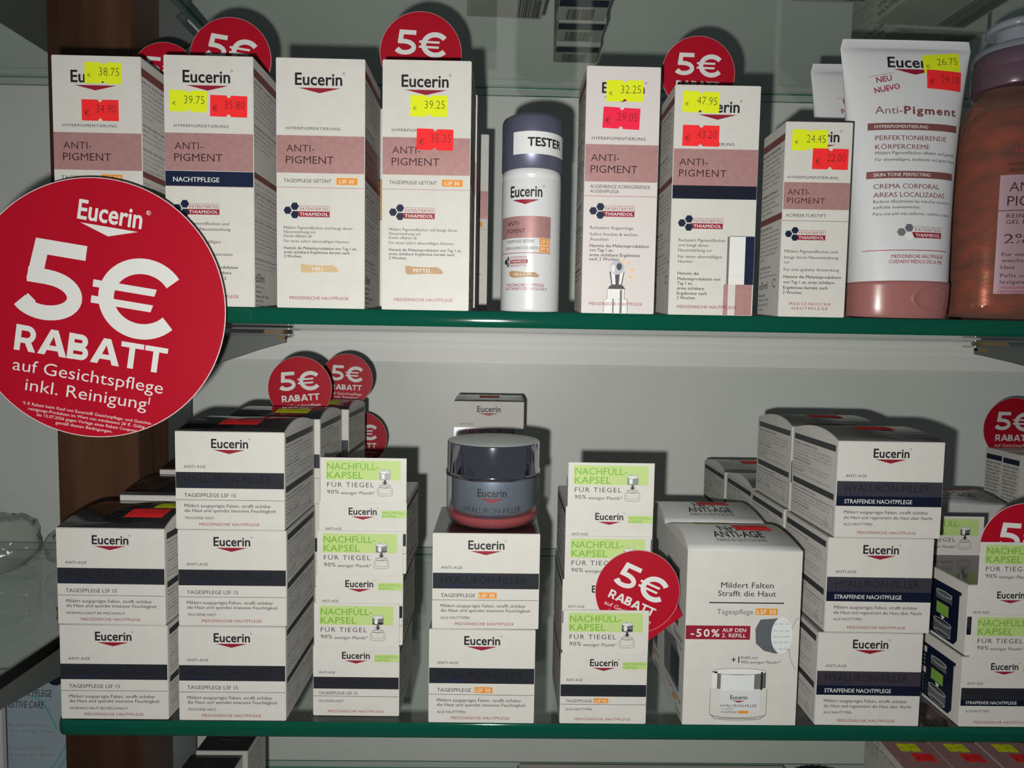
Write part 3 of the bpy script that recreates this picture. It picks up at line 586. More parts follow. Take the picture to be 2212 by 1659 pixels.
# ================================================================== SETTING
mb = MB(); mb.addbm(box_bm(-1.6, 1.6, -1.6, .40, -.95, -.9), 'floor_tile'); struct(mb.build('floor'))
mb = MB(); mb.addbm(box_bm(-1.2, 1.2, .380, .40, -.9, .9), 'wall_paint'); struct(mb.build('wall_back'))
mb = MB(); mb.addbm(box_bm(-.62, .80, .376, .3797, -.0445, -.0115, .0006), 'reflected_light_white')  # light band: flash mirrored by the glass underside, modelled as a white strip
for zz in (-.0175, -.0265): mb.addbm(box_bm(-.62, .80, .3752, .3762, zz, zz+.0012), 'reflected_light_white')
struct(mb.build('reflected_light_band'))
mb = MB(); mb.addbm(box_bm(-.3895, -.3187, .18, .234, -.9, .9, .0008), 'wood')
o = struct(mb.build('trim_2')); 
mb = MB(); mb.addbm(box_bm(-.372, -.3300, .2345, .262, -.9, .9, .0005), 'dark_slot'); mb.addbm(box_bm(-.3395, -.3292, .2335, .2350, -.9, .9, .0003), 'steel'); mb.addbm(box_bm(-.3290, -.3262, .236, .30, -.9, .9, .0003), 'steel')
struct(mb.build('trim_3'))

def slab(outline, z0, t, edge='glass_edge'):
    """a plate of float glass with softly rounded green edges"""
    mb = MB(); n = len(outline); c = Vector((sum(p[0] for p in outline)/n, sum(p[1] for p in outline)/n)); K = 8; R = .0012
    rings = []
    for k in range(K+1):
        a = -math.pi/2+math.pi*k/K; ins = R*(1-math.cos(a)); z = z0+t/2+t/2*math.sin(a); r = []
        for i, p in enumerate(outline):
            p0 = Vector(outline[i-1]); p1 = Vector(p); p2 = Vector(outline[(i+1) % n]); e1 = (p1-p0).normalized(); e2 = (p2-p1).normalized()
            nn = Vector((-(e1.y+e2.y), e1.x+e2.x)); nn.normalize(); q = p1+nn*ins; r.append((q.x, q.y, z))
        rings.append(r)
    vs = [v for r in rings for v in r]; ym = max(p[1] for p in outline)-1e-6
    FE = [(k, i, [k*n+i, k*n+(i+1) % n, (k+1)*n+(i+1) % n, (k+1)*n+i]) for k in range(K) for i in range(n)]
    bk = lambda i: outline[i][1] > ym and outline[(i+1) % n][1] > ym
    mb.add(vs, [f for k, i, f in FE if not bk(i)], edge, True)
    mb.add(vs, [f for k, i, f in FE if bk(i) and 2 <= k < K-2], 'shelf_glass', True); mb.add(vs, [f for k, i, f in FE if bk(i) and not 2 <= k < K-2], 'edge_line', True)
    mb.add(rings[0], [list(range(n))[::-1]], 'shelf_glass'); mb.add(rings[-1], [list(range(n))], 'shelf_glass')
    return mb
def shelf_outline(x0=-.2795, x1=.75, y1=.371, r=.007):
    P = [(x0+r-r*math.cos(math.radians(a)), r-r*math.sin(math.radians(a))) for a in range(0, 91, 10)]
    return P+[(x0+r+.003, 0), (x1-.003, 0), (x1, 0), (x1, .003), (x1, y1-.003), (x1, y1), (x1-.003, y1), (x0+.003, y1), (x0, y1), (x0, y1-.003), (x0, r+.003)]
def shelf(z, label): return tag(slab(shelf_outline(), z-.010, .010).build('glass_shelf'), label, 'shelf', 'glass shelves')
shelf(0, 'green-edged glass shelf carrying the tall boxes, the tube and the tester bottle')
shelf(-.263, 'green-edged glass shelf carrying the stacked boxes and the silver-lidded jar')
shelf(.2675, 'highest glass shelf, seen from beneath with barcoded box bottoms resting on it')
tag(slab(shelf_outline(), -.536, .010).build('glass_shelf'), 'lowest glass shelf, its back edge a thin green line at the foot of the wall', 'shelf', 'glass shelves')
for z, xr, lab in ((-.263, -.353, 'side bay glass shelf with a black diagonal edge beside the wooden post'), (-.536, -.353, 'lowest side bay glass shelf under the teal-waved pouch')):
    m = slab([(-.62, -.12), (xr, -.12), (xr, .178), (-.3925, .178), (-.3925, .371), (-.62, .371)], z-.010, .010, 'black_rubber'); tag(m.build('glass_shelf'), lab, 'shelf', 'glass shelves')
m = slab([(-.70, -.36), (-.4518, -.36), (-.4518, .371), (-.70, .371)], .2575, .010); tag(m.build('glass_shelf'), 'highest side bay glass shelf beyond the dark plate at upper left', 'shelf', 'glass shelves')

def plate(pts, y0, y1, m, name, parent=None):   # pts in (x, z)
    mb = MB(); n = len(pts); vs = [(x, y0, z) for x, z in pts]+[(x, y1, z) for x, z in pts]
    mb.add(vs, [list(range(n)), list(range(n, 2*n))[::-1]]+[[i, n+i, n+(i+1) % n, (i+1) % n] for i in range(n)], m); return mb.build(name, parent)
def bracket(x_post, x_tip, z_top, y, label):
    """curved support plate that runs from the post to the tip under a shelf, with a clamp that holds the glass"""
    e = link('shelf_bracket', None, None, (x_post, y, z_top)); tag(e, label, 'bracket', 'shelf brackets')
    L = x_tip-x_post; sg = 1 if L > 0 else -1
    P = [(0, -.0072), (L*.97, -.0072), (L*.97, -.0125)]
    for k in range(9): t = k/8; P.append((L*(.93-.93*t), -.014-.034*math.sin(t*math.pi/2)**1.15))
    if sg > 0: P = P[::-1]
    plate(P, -.002, .002, 'bracket_metal', 'arm', e)
    mb = MB(); a, b = sorted((L*.2, L*1.0)); mb.addbm(box_bm(a, b, -.008, .008, -.0022, -.0006, .0003), 'clamp_metal'); mb.addbm(box_bm(a, b, -.008, .008, -.0070, -.0054, .0003), 'clamp_metal'); mb.build('clamp', e)
    mb = MB(); a, b = sorted((L*.86, L*.97)); mb.addbm(box_bm(a, b, -.007, .007, -.0056, -.0020, .001), 'rubber'); a, b = sorted((L*.93, L*.97)); mb.addbm(box_bm(a, b, -.003, .003, -.0105, -.0070, .0008), 'rubber'); mb.build('rubber_pad', e)
xt = W(630, 712, .14).x; xr = W(2092, 745, .14).x
bracket(-.320, xt, -.0102, .14, 'grey curved shelf bracket beside the big round red sign')
bracket(.60, xr, -.0102, .14, 'grey curved shelf bracket at the right end of the middle shelf')
bracket(-.320, xt-.004, -.2732, .16, 'dim shelf bracket under the lower glass shelf near the post')
# side bay plates
mb = MB(); vs = [(-.356, .176, -.2742), (-.356, -.02, -.2742), (-.356, -.02, -.279), (-.356, .176, -.3045)]
mb.add(vs+[(x-.004, y, z) for x, y, z in vs], [[0, 3, 2, 1], [4, 5, 6, 7], [0, 1, 5, 4], [1, 2, 6, 5], [2, 3, 7, 6], [3, 0, 4, 7]], 'bracket_metal')
tag(mb.build('shelf_bracket'), 'grey tapering bracket plate under the black-edged side bay shelf', 'bracket', 'shelf brackets')
mb = MB(); mb.addbm(box_bm(-.4512, -.4482, -.10, .276, .2572, .36, .0004), 'bracket_metal')
tag(mb.build('shelf_bracket'), 'dark bracket plate at the top of the side bay, left of the post', 'bracket', 'shelf brackets')
pp = [W(a, b, .20) for a, b in ((346, -60), (432, -60), (400, 20), (380, 38), (424, 84), (402, 102), (372, 118), (346, 128))]
plate([(p.x, p.z) for p in pp][::-1], .198, .202, 'bracket_metal', 'shelf_bracket')
tag(COL.objects[-1], 'dark curved bracket on the right of the post above the upper boxes', 'bracket', 'shelf brackets')

# ================================================================== ROUND DISCOUNT SIGNS
def disc_sign(cx, cy, cz, r, rot, label, big=False, rz=0.0, tail=None, rx=0.0, tail_len=1.25):
    """round printed card, face toward -y; rot turns the print clockwise; tail = direction of its neck (deg, 0 = down)"""
    mb = MB(); n = 96; t = .0006; P = []
    for i in range(n): a = 2*math.pi*i/n; P.append((r*math.cos(a), r*math.sin(a)))
    mb.add([(x, -t/2, z) for x, z in P]+[(x*.996, -t/2, z*.996) for x, z in P]+[(x, t/2, z) for x, z in P],
           [[n+i for i in range(n)]]+[[i, (i+1) % n, n+(i+1) % n, n+i] for i in range(n)]+[[i, 2*n+i, 2*n+(i+1) % n, (i+1) % n] for i in range(n)]+[[3*n-1-i for i in range(n)]], 'sign_edge')
    c, s = math.cos(rot), math.sin(rot); R = 280.0; k = r/R
    A = Art(mb, lambda u, v, l: ((u*c-v*s)*k, -t/2-l, -(u*s+v*c)*k))
    A.ell(0, 0, R*.994, R*.994, 'sign_red', .6, 96)
    if tail is not None:
        a = math.radians(tail); dx, dz = math.sin(a), -math.cos(a); px_, pz_ = -dz, dx
        q = [(dx*r*.55+px_*r*.62, dz*r*.55+pz_*r*.62), (dx*r*tail_len+px_*r*.5, dz*r*tail_len+pz_*r*.5), (dx*r*tail_len-px_*r*.5, dz*r*tail_len-pz_*r*.5), (dx*r*.55-px_*r*.62, dz*r*.55-pz_*r*.62)]
        mb.add([(x, -t/2+.00005, z) for x, z in q]+[(x, t/2-.00005, z) for x, z in q], [[0, 1, 2, 3][::-1], [4, 5, 6, 7], [0, 1, 5, 4], [1, 2, 6, 5], [2, 3, 7, 6], [3, 0, 4, 7]], 'sign_red')
    ws = 'white_sign'
    if big:
        A.logo(-62, 74, -226, -186, -55, 69, -178, -158, ws, ws, reg=False); A.ring(86, -222, 4.5, 4.5, 1, ws, 3, n=16); A.text('R', 83.5, 88.5, -225, -219, ws, .01)
        A.heavy(-165, -130, -24, 42, '5', ws); A.heavy(-12, -124, 168, 50, '€', ws)
        A.heavy(-164, 60, 168, 116, 'RABATT', ws)
        A.text('auf Gesichtspflege', -160, 166, 134, 160, ws, -.003); A.text('inkl. Reinigung', -128, 136, 174, 200, ws, -.003); A.text('1', 139, 144, 172, 188, ws, 0, fit=False)
        for tx, a_, b_, y_ in [("¹5 € Rabatt beim Kauf von Eucerin® Gesichtspflege- und Gesichts-", -130, 152, 228), ('reinigungs-Produkten im Wert von mindestens 20 €. Gültig', -116, 138, 238.5), ('bis 15.07.2026 gegen Vorlage eines Rabatt Coupons', -96, 122, 249), ('gemäß dessen Bedingungen.', -54, 70, 259.5)]: A.tl(tx, a_, b_, y_, 6.4, ws, 0)
    else:
        A.heavy(-172, -152, -26, 14, '5', ws); A.heavy(-14, -146, 172, 22, '€', ws)
        A.heavy(-168, 54, 168, 112, 'RABATT', ws); A.text('auf Gesichtspflege', -168, 170, 138, 165, ws, -.002); A.text('inkl. Reinigung', -120, 125, 178, 204, ws, -.002); A.text('1', 128, 134, 176, 190, ws, fit=False)
    o = mb.build('discount_sign'); o.location = (cx, cy, cz); o.rotation_euler = (rx, 0, rz)
    return tag(o, label, 'sign', 'round red discount signs')
def sign_at(px, py, y, rpx, rot, label, **k):
    p = W(px, py, y); r = (W(px+rpx, py, y)-p).length
    return disc_sign(p.x, p.y, p.z, r, math.radians(rot), label, **k)
sign_at(207, 667, -.020, 281, 8.5, 'largest round red 5€ RABATT sign, hanging in front of the shelf edge at left', big=True)
sign_at(355, 165, .060, 72, 4, 'round red sign mostly hidden, only its top arc above the first two tall boxes', tail=0, tail_len=1.5)
sign_at(498, 128, .058, 88, 8, 'round red 5€ sign standing behind the navy-banded tall box', tail=0, tail_len=1.5)
sign_at(909, 116, .0552, 88, 2, 'round red 5€ sign standing behind the MITTEL tall box priced 39.25', tail=0, tail_len=1.5)
sign_at(1508, 160, .0565, 79, 1, 'round red 5€ sign standing behind the box priced 47.95', tail=0, tail_len=1.5)
sign_at(648, 839, .1385, 69, -5, 'round red 5€ RABATT sign in front of its twin atop the glossy black box tops', tail=0, tail_len=1.3)
sign_at(749, 820, .2098, 56, 2, 'round red 5€ RABATT sign partly hidden behind another one on the box stacks', tail=0, tail_len=1.5)
sign_at(780, 946, .282, 56, 0, 'round red sign showing only its right edge behind the tall stack of boxes', tail=0, tail_len=1.5)
sign_at(1377, 1278, .0021, 91, 24, 'tilted round red 5€ RABATT sign tucked into the right refill stack', tail=38, tail_len=1.12)
sign_at(2190, 926, .270, 66, 0, 'round red 5€ RABATT sign above the slim boxes with dark header bars at right', tail=0, tail_len=1.3)
sign_at(2212, 1184, .0035, 97, 3, 'large round red 5€ sign cut off by the right side, behind a green refill flap')

# ================================================================== UPPER SHELF
G = 'tall boxes on the upper shelf'
carton('day', at_left('day', 112, 200, .006), .006, 0, 0, 'leftmost tall white box with rose band, priced 38.75 yellow and 34.90 red', group=G,
       stick=[('front', 112, 37, 'y', '38.75', dict(ang=.01)), ('front', 104, 116, 'r', '34.90', dict(ang=.0))])
carton('night', at_left('night', 355, 300, .002), .002, 0, 0, 'tall white box with a navy NACHTPFLEGE band, priced 39.75 and 35.80', group=G,
       stick=[('front', 53, 97, 'y', '39.75', dict(ang=.015)), ('front', 140, 106, 'r', '35.80', dict(ang=.02))])
carton('hell', at_left('hell', 597, 400, .002), .002, 0, 0, 'tall white box with rose band and beige HELL swatch, no price label', group=G)
carton('mittel', at_left('mittel', 825, 400, .001), .001, 0, -.01, 'tall white box with brown MITTEL swatch, priced 39.25 and 35.35', group=G,
       stick=[('front', 101, 97, 'y', '39.25', dict()), ('front', 115, 168, 'r', '35.35', dict(ang=.02))])
carton('mittel', W(1029, 400, .057).x-.0268, .057, 0, 0, 'tall white box directly behind the MITTEL box, only its right edge showing', group=G)
carton('mittel', W(1055, 400, .147).x-.0268, .147, 0, 0, 'tall white box furthest back beside the TESTER bottle, showing a sliver of rose band', group=G)
carton('slim', at_left('slim', 813, 400, .058), .058, 0, 0, 'thin white carton with a brown band wedged between the HELL and MITTEL boxes', group=G)
carton('eye', at_left('eye', 1262, 400, .002), .002, 0, .0, 'slim pinkish-white eye care box priced 32.25 yellow and 29.05 pink', group=G,
       stick=[('front', 83, 52, 'y', '32.25', dict(ang=-.01)), ('front', 77, 110, 'p', '29.05', dict(ang=.04))])
carton('serum', at_left('serum', 1451, 440, .002), .002, 0, -.01, 'tall white box with a dark foil band and pipette bottle picture, priced 47.95', group=G,
       stick=[('front', 57, 37, 'y', '47.95', dict(ang=.03)), ('front', 59, 109, 'r', '43.20', dict(ang=.01))])
carton('stick', at_left('stick', 1690, 470, .002), .002, 0, -.012, 'smallest white box of the upper shelf, KORREKTURSTIFT, priced 24.45 and 22.00', group=G,
       stick=[('front', 52, 40, 'y', '24.45', dict(ang=.01, w=76)), ('front', 97, 80, 'r', '22.00', dict(ang=.01, w=76, L0=11))])

# --- squeeze tubes
def tube(px_l, px_r, py_top, yc, label, stick=False):
    a = W(px_l, py_top, yc); b = W(px_r, py_top, yc); wt = b.x-a.x; H = a.z+.0005; k = wt/282.0
    e = link('cream_tube', None, None, ((W(px_l+12, 640, yc).x+W(px_r-62, 640, yc).x)/2, yc, 0)); tag(e, label, 'tube', 'squeeze tubes')
    H = (a.z+b.z)/2; wb = wt*.735; db = .046; zc = .0245
    def dims(z):
        t = max(0, min(1, (z-zc)/(H-.006-zc))); s = t*t*(3-2*t)
        return (wb+(wt-wb)*(.25*t+.75*t**2.2))/2, (db*(1-t)**.75+.0016*min(1, t*6))/2+.0004
    sh = (a.x+b.x)/2-e.location.x
    mb = MB(); zs = [zc+(H-.006-zc)*i/36 for i in range(37)]+[H-.0058, H-.0005, H]; n = 72; vs = []
    for z in zs:
        hw, hd = dims(min(z, H-.006)); hd = hd if z < H-.0059 else .0009
        if z > H-.0007: hw -= .0012
        cxs = sh*max(0, (z-zc)/(H-zc))
        for i in range(n):
            q = 2*math.pi*i/n; ca, sa = math.cos(q), math.sin(q); ex = .9
            vs.append((cxs+hw*math.copysign(abs(ca)**ex, ca), hd*math.copysign(abs(sa)**ex, sa), z))
    m = len(zs); mb.add(vs, [[j*n+i, j*n+(i+1) % n, (j+1)*n+(i+1) % n, (j+1)*n+i] for j in range(m-1) for i in range(n)], 'white_plastic', True)
    mb.add([vs[(m-1)*n+i] for i in range(n)], [list(range(n))], 'white_plastic')
    for i in range(70): x = sh-wt/2+.004+i*(wt-.008)/69; mb.addbm(box_bm(x-.0002, x+.0002, -.00105, -.0008, H-.0052, H-.0012), 'white_plastic')
    def fm(u, v, l):   # drawing units: photo pixels of the tube, 0..282 x 0..605
        z = H-v*k*.9985; hw, hd = dims(min(z, H-.006)); cxs = sh*max(0, (z-zc)/(H-zc)); x = (u-141)*k+sh
        t = max(-.985, min(.985, (x-cxs)/hw)); return (x, -hd*(max(0, 1-abs(t)**(2/.9)))**.45-l-.00003, z)
    A = Art(mb, fm, 7)
    A.logo(97, 205, 39, 62, 108, 200, 66, 78); A.text('NEU', 72, 104, 85, 97, 'maroon_print', .02, rot=-.17); A.text('NUEVO', 68, 121, 108, 120, 'maroon_print', .02, rot=-.2)
    A.line([(56, 84), (108, 74)], .8, 'maroon_print', 3); A.line([(66, 117), (120, 104)], .8, 'maroon_print', 3)
    A.text('Anti-', 67, 123, 148, 164, 'rose_dark', -.004); A.text('Pigment', 127, 242, 148, 164, 'rose_dark', .035)
    A.rect(53, 184, 247, 199, 'rose_dark', 1); A.text('HYPERPIGMENTIERUNG', 66, 176, 188.5, 195, 'white_print', .012)
    A.text('PERFEKTIONIERENDE', 67, 218, 211, 221, 'rose_dark', .012); A.text('KÖRPERCREME', 67, 178, 230, 240, 'rose_dark', .012)
    A.tl('Mildert Pigmentflecken effektiv und gezielt', 67, 240, 248, 6.5); A.tl('Für ebenmäßigere, strahlende und glatte Haut', 67, 240, 262, 6.5)
    A.rect(52, 287, 236, 302, 'rose_dark', 1); A.text('SKIN TONE PERFECTING', 64, 178, 291, 298, 'white_print', .012)
    A.text('CREMA CORPORAL', 64, 199, 314, 324, 'rose_dark', .012); A.text('AREAS LOCALIZADAS', 64, 212, 332, 342, 'rose_dark', .012)
    A.tl('Reduce eficazmente las manchas oscuras y', 64, 228, 351, 6.5); A.tl('exfolia suavemente.', 64, 155, 363, 6.5); A.tl('Para una piel más uniforme, radiante y suave', 64, 226, 377, 6.5)
    thiamidol(A, 115, 416, 9, 141, 202, 405, 428, 'PATENTED', ('ink_soft', 'silver_foil', 'lid_top'))
    A.rect(50, 453, 218, 454.6, 'maroon_print', 2); A.text('MEDIZINISCHE HAUTPFLEGE', 96, 207, 463, 470, 'maroon_print', .02); A.text('CUIDADO MÉDICO DE LA PIEL', 92, 207, 474, 481, 'maroon_print', .02)
    mb.build('tube_body', e)
    if stick:
        sticker(e, fm, 213, 50, 'y', '26.75', ang=-.09, w=82, h=40, cell=6, L0=6); sticker(e, fm, 217, 88, 'r', '24.10', ang=.04, w=78, h=42, cell=6, L0=12)
    mb = MB(); n = 72; vs = []; prof = [(.93, 0), (.965, .0012), (.985, .003), (1.0, .009), (1.012, .022), (1.012, .0243), (.99, .0245)]
    for s_, z in prof:
        for i in range(n):
            q = 2*math.pi*i/n; ca, sa = math.cos(q), math.sin(q); hw, hd = wb/2*s_, db/2*s_; x = hw*math.copysign(abs(ca)**.85, ca); y = hd*math.copysign(abs(sa)**.85, sa)
            dx = (x-wb*.13)/.0125; dz = (z-.0125)/.0082; rr = dx*dx+dz*dz
            vs.append((x, y, z))
    m = len(prof); mb.add(vs, [[j*n+i, j*n+(i+1) % n, (j+1)*n+(i+1) % n, (j+1)*n+i] for j in range(m-1) for i in range(n)], 'rose_plastic', True)
    mb.add([vs[i] for i in range(n)][::-1], [list(range(n))], 'rose_plastic'); mb.add([vs[(m-1)*n+i] for i in range(n)], [list(range(n))], 'rose_plastic')
    def cm(u, v, l): x = u; t = max(-.98, min(.98, x/(wb/2*1.0))); return (x, -(db/2)*(1-abs(t)**2.2)**.44*(.99+v*1.0)-l, v)
    # shallow thumb dish with a raised rim
    K = 28; cx0, cz0, ra, rb = wb*.16, .0135, .0125, .0085; V = []
    for s_, dep in ((1.0, .0002), (.93, .0007), (.86, .0002), (.5, -.0001), (.0, -.0002)):
        for i in range(K): q = 2*math.pi*i/K; V.append(cm(cx0+ra*s_*math.cos(q), cz0+rb*s_*math.sin(q), dep+.0002))
    mb.add(V, [[j*K+i, j*K+(i+1) % K, (j+1)*K+(i+1) % K, (j+1)*K+i][::-1] for j in range(4) for i in range(K)], 'rose_plastic', True)
    mb.build('cap', e); return e
tube(1816, 2098, 88, .034, 'large white squeeze tube with rose cap, priced 26.75 and 24.10', True)
tube(1752, 2010, 141, .094, 'white squeeze tube standing behind the bigger priced tube, only its upper left showing')

# --- tester pump bottle
e = link('pump_bottle', None, None, (W(1145, 600, .02).x, .022, 0)); tag(e, 'white cylindrical tester bottle with a violet-grey cap and TESTER label', 'bottle')
rb = .0188; mb = MB(); lathe(mb, [(rb-.0015, 0), (rb-.0003, .0006), (rb, .002), (rb, .0819), (rb, .0822)], 'white_plastic'); lathe(mb, [(rb-.0006, .0822), (rb-.0006, .0826), (rb-.0002, .0830), (rb-.0002, .0876), (rb-.001, .0883)], 'white_plastic')
KB = .000286*1.03
def cyl(r, z0, cx=0): return lambda u, v, l: ((r+l)*math.sin(u*KB/r+cx), -(r+l)*math.cos(u*KB/r+cx), z0-v*KB)
A = Art(mb, cyl(rb, .0854, 0), 6)   # v measured down from the shoulder (photo y 390)
A.logo(-50, 20, 28, 50, -46, 15, 56, 66); A.rect(-82, 90, 43, 135, 'rose', 1); A.text('ANTI-', -60, -26, 100, 109, 'dark_plum', 0); A.text('PIGMENT', -60, -15, 116, 125, 'dark_plum', 0)
A.text('TAGESPFLEGE GETÖNT', -62, 6, 139, 145, 'ink_grey', .004); A.text('CREMA GIORNO COLORATA', -65, 14, 153, 159, 'ink_grey', .004); A.rect(16, 136, 42, 149, 'orange', 1); A.rect(16, 151, 42, 164, 'orange', 1); A.text('LSF 30', 19, 39, 139, 146, 'white_print', .01); A.text('SPF 30', 19, 39, 154, 161, 'white_print', .01)
A.rect(-80, 165.5, 45, 166.8, 'maroon_print', 1)
for x, y in ((-62, 184), (-55, 178), (-55, 190)): A.poly([(x+5*math.cos(math.pi/3*i), y+6*math.sin(math.pi/3*i)) for i in range(6)], 'navy' if x < -60 else 'ink_soft', 3)
A.rect(-49, 180, -8, 188, 'maroon', 2); A.text('PATENTIERTES', -47, -10, 173, 178, 'maroon_print', .01); A.text('THIAMIDOL', -47, -10, 181.5, 186.5, 'white_print', .014); A.text('BREVETTO', -47, -10, 190, 195, 'maroon_print', .01)
A.poly([(-52, 205), (-44, 203), (-10, 207), (8, 206), (18, 213), (14, 217), (-10, 216), (-40, 218), (-50, 214)], 'tan_mid', 2); A.text('MEDIUM', -38, 0, 208, 214, 'white_print', .012, L=4)
A.text('MEDIZINISCHE HAUTPFLEGE', -58, 28, 230, 236, 'maroon_print', .014); A.text('TRATTAMENTO DERMATOLOGICO', -62, 36, 238, 244, 'maroon_print', .014)
mb.build('bottle_body', e)
mb = MB(); rc = .0192; prof = [(rc-.0012, .0885), (rc, .0891), (rc, .1185), (rc-.0008, .1205), (rc-.003, .1218), (rc-.006, .1223)]
lathe(mb, prof, 'cap_violet'); A = Art(mb, cyl(rc+.0001, .1222, 0), 5)
A.rect(-45, 42, 120, 88, 'sticker_white', 1); A.text('TESTER', -12, 92, 55, 72, 'ink', .03, L=4, fit=False); mb.build('cap', e)

# --- amber cleanser bottle
bx = W(2176, 500, .05).x; e = link('cleanser_bottle', None, None, (bx, .052, 0)); tag(e, 'transparent amber-pink cleansing bottle with clear pump cap at the right end', 'bottle')
mb = MB(); sx, sy = 1.0, .72; lathe(mb, [(.030, .0), (.0345, .001), (.0365, .004), (.0368, .012), (.0368, .116), (.0362, .126), (.0340, .136), (.0300, .145), (.0250, .1515), (.0225, .1545), (.0220, .1565)], 'amber_plastic', sy=sy, cap1=False)
def bt(u, v, l): x = u*.0003; q = max(-.97, min(.97, x/.0370)); return (x, -(.0370*sy+.0002+l)*math.sqrt(1-q*q), .1285-v*.0003)
A = Art(mb, bt, 6)   # u from the bottle's middle, v = 0 at photo y 262
A.text('Eucerin', -22, 78, 8, 28, 'ink', .012); A.poly([(-12, 34), (30, 48), (68, 34)][::-1], 'maroon', 3); A.text('NEW', -48, -10, 50, 62, 'maroon_print', .02, rot=-.12)
A.text('HYPERPIGMENTIERUNG', -58, 60, 82, 89, 'dark_plum', .004); A.text('ANTI-MACCHIE', -58, 20, 94, 101, 'dark_plum', .004)
A.rect(-72, 108, 80, 184, 'label_mauve', 1); A.text('ANTI-', -56, 16, 124, 144, 'dark_plum', -.004); A.text('PIGMENT', -58, 62, 154, 175, 'dark_plum', -.002)
A.rect(-72, 186, 80, 366, 'label_mauve', .5); A.text('REINIGUNGSGEL', -58, 62, 192, 201, 'dark_plum', .006); A.text('GEL DETERGENTE', -58, 62, 205, 214, 'dark_plum', .006)
A.text('2%', -60, -14, 236, 256, 'dark_plum', -.004); A.text('EXFOLIATING', -8, 60, 236, 244, 'dark_plum', 0); A.text('AHA COMPLEX', -8, 60, 249, 256, 'dark_plum', 0)
for t, y in (('Für eine ebenmäßigere,', 280), ('weiche und strahlende', 293), ('Haut', 308), ('Pelle uniforme,', 326), ('levigata e luminosa', 340)): A.tl(t, -62, -62+len(t)*6.4, y, 8, 'dark_plum', .004)
A.text('MEDIZINISCHE HAUTPFLEGE', -60, 62, 350, 355, 'maroon_print', .014, L=4); A.text('TRATTAMENTO DERMATOLOGICO', -66, 66, 359, 364, 'maroon_print', .014, L=4)
mb.build('bottle_body', e)
mb = MB(); lathe(mb, [(.027, .005), (.0335, .007), (.034, .012), (.034, .113), (.033, .124), (.030, .134), (.024, .142)], 'amber_liquid', sy=sy); mb.build('liquid', e)
mb = MB(); lathe(mb, [(.0240, .1570), (.0246, .158), (.0246, .1695), (.0242, .1702), (.0246, .171), (.0240, .1795), (.0210, .182)], 'wine_plastic'); mb.build('collar', e)
mb = MB(); lathe(mb, [(.0262, .1572), (.0266, .1795)], 'clear_plastic', cap0=False, cap1=False); lathe(mb, [(.0266, .1796), (.0250, .1840), (.0190, .1865), (.0140, .1872)], 'cloudy_plastic', cap0=False); lathe(mb, [(.0132, .1873), (.0130, .1965)], 'cloudy_plastic'); lathe(mb, [(.0175, .1966), (.0186, .1974), (.0182, .2005), (.0155, .2022), (.006, .2028)], 'cloudy_plastic'); mb.build('pump_head', e)
mb = MB(); mb.addbm(box_bm(-.012, .012, 0, .0006, 0, .05), 'paper')
for i in range(24): mb.addbm(box_bm(-.011, .011, -.0003, 0, .002+i*.002, .003+i*.002), 'ink')
o = mb.build('barcode_card'); o.location = (W(2040, 650, .09).x, .086, 0); o.rotation_euler[2] = .0; tag(o, 'narrow striped barcode card standing between the big tube and the amber bottle', 'card')

# ================================================================== LOWER SHELF
LZ = -.263; GAP = .0002
G = 'face cream boxes stacked at the left'
def stack(dn, top_dn, xs, y, n, labels, rots=None, group=None, sticks=None, name='cream_carton', sz=1.0, ys=None):
    z = LZ+GAP
    for k in range(n):
        dd = top_dn if k == n-1 else dn; me, w, h, d, F = design(dd)
        carton(dd, xs[k]+w/2, (ys[k] if ys else y), z, rots[k] if rots else 0, labels[k], group=group, name=name, stick=sticks if (sticks and k == n-1) else (), sz=sz)
        z += h*sz+GAP
X = lambda px, py, y=.001: W(px, py, y).x
# left stack (two high, three deep)
st_r = lambda col, u, v, a=0.0, p='42.50': ('top', u, v, col, p, dict(ang=a, w=86, h=48, cell=10, L0=4))
stack('normal', 'normal_top', [X(128, 1460), X(120, 1250)], .002, 2, ['lower front box of the leftmost stack, NORMALE HAUT, standing on the shelf', 'upper front box of the leftmost stack with glossy black top and red sticker'], [0, -.008], 'normal skin boxes of the leftmost stack', [st_r('r', 166, 168, 0, '31.75'), st_r('y', 204, 112)])
stack('normal', 'normal_top', [X(262, 1150, .0725)-.002, X(259, 1085, .0725)], .0725, 2, ['lower box of the second row in the leftmost stack, hidden behind the front boxes', 'second-row black-topped box of the leftmost stack, with yellow and red stickers'], None, 'normal skin boxes of the leftmost stack', [st_r('r', 166, 168), st_r('y', 204, 112)], sz=1.035)
stack('normal', 'normal_top', [X(350, 1085, .143)-.003, X(345, 1035, .143)], .143, 2, ['lower box of the third row in the leftmost stack, out of sight behind the others', 'rearmost black-topped box of the leftmost stack, just a white corner showing'], None, 'normal skin boxes of the leftmost stack', None, sz=1.075)
# second stack (three high, three deep)
G = 'dry skin boxes of the second stack'
for r, (yy, xo) in enumerate(((.0015, 0), (.0715, .0035), (.1415, .0085))):
    nm = ['front', 'middle', 'rear'][r]
    stack('dry', 'dry_top', [X(385, 1460)+xo, X(384, 1250)+xo, X(378, 1040)+xo], yy, 3,
          ['bottom TROCKENE HAUT box of the %s column, second stack from the left' % nm, 'middle-height TROCKENE HAUT box of the %s column, second stack from the left' % nm, 'top box of the %s column with glossy black lid, second stack from the left' % nm],
          [0, .004, 0][:3], G, [st_r('r', 120, 170, 0, '39.90') if r == 0 else st_r('y', 150, 170, 0, '39.90')], sz=1.0)
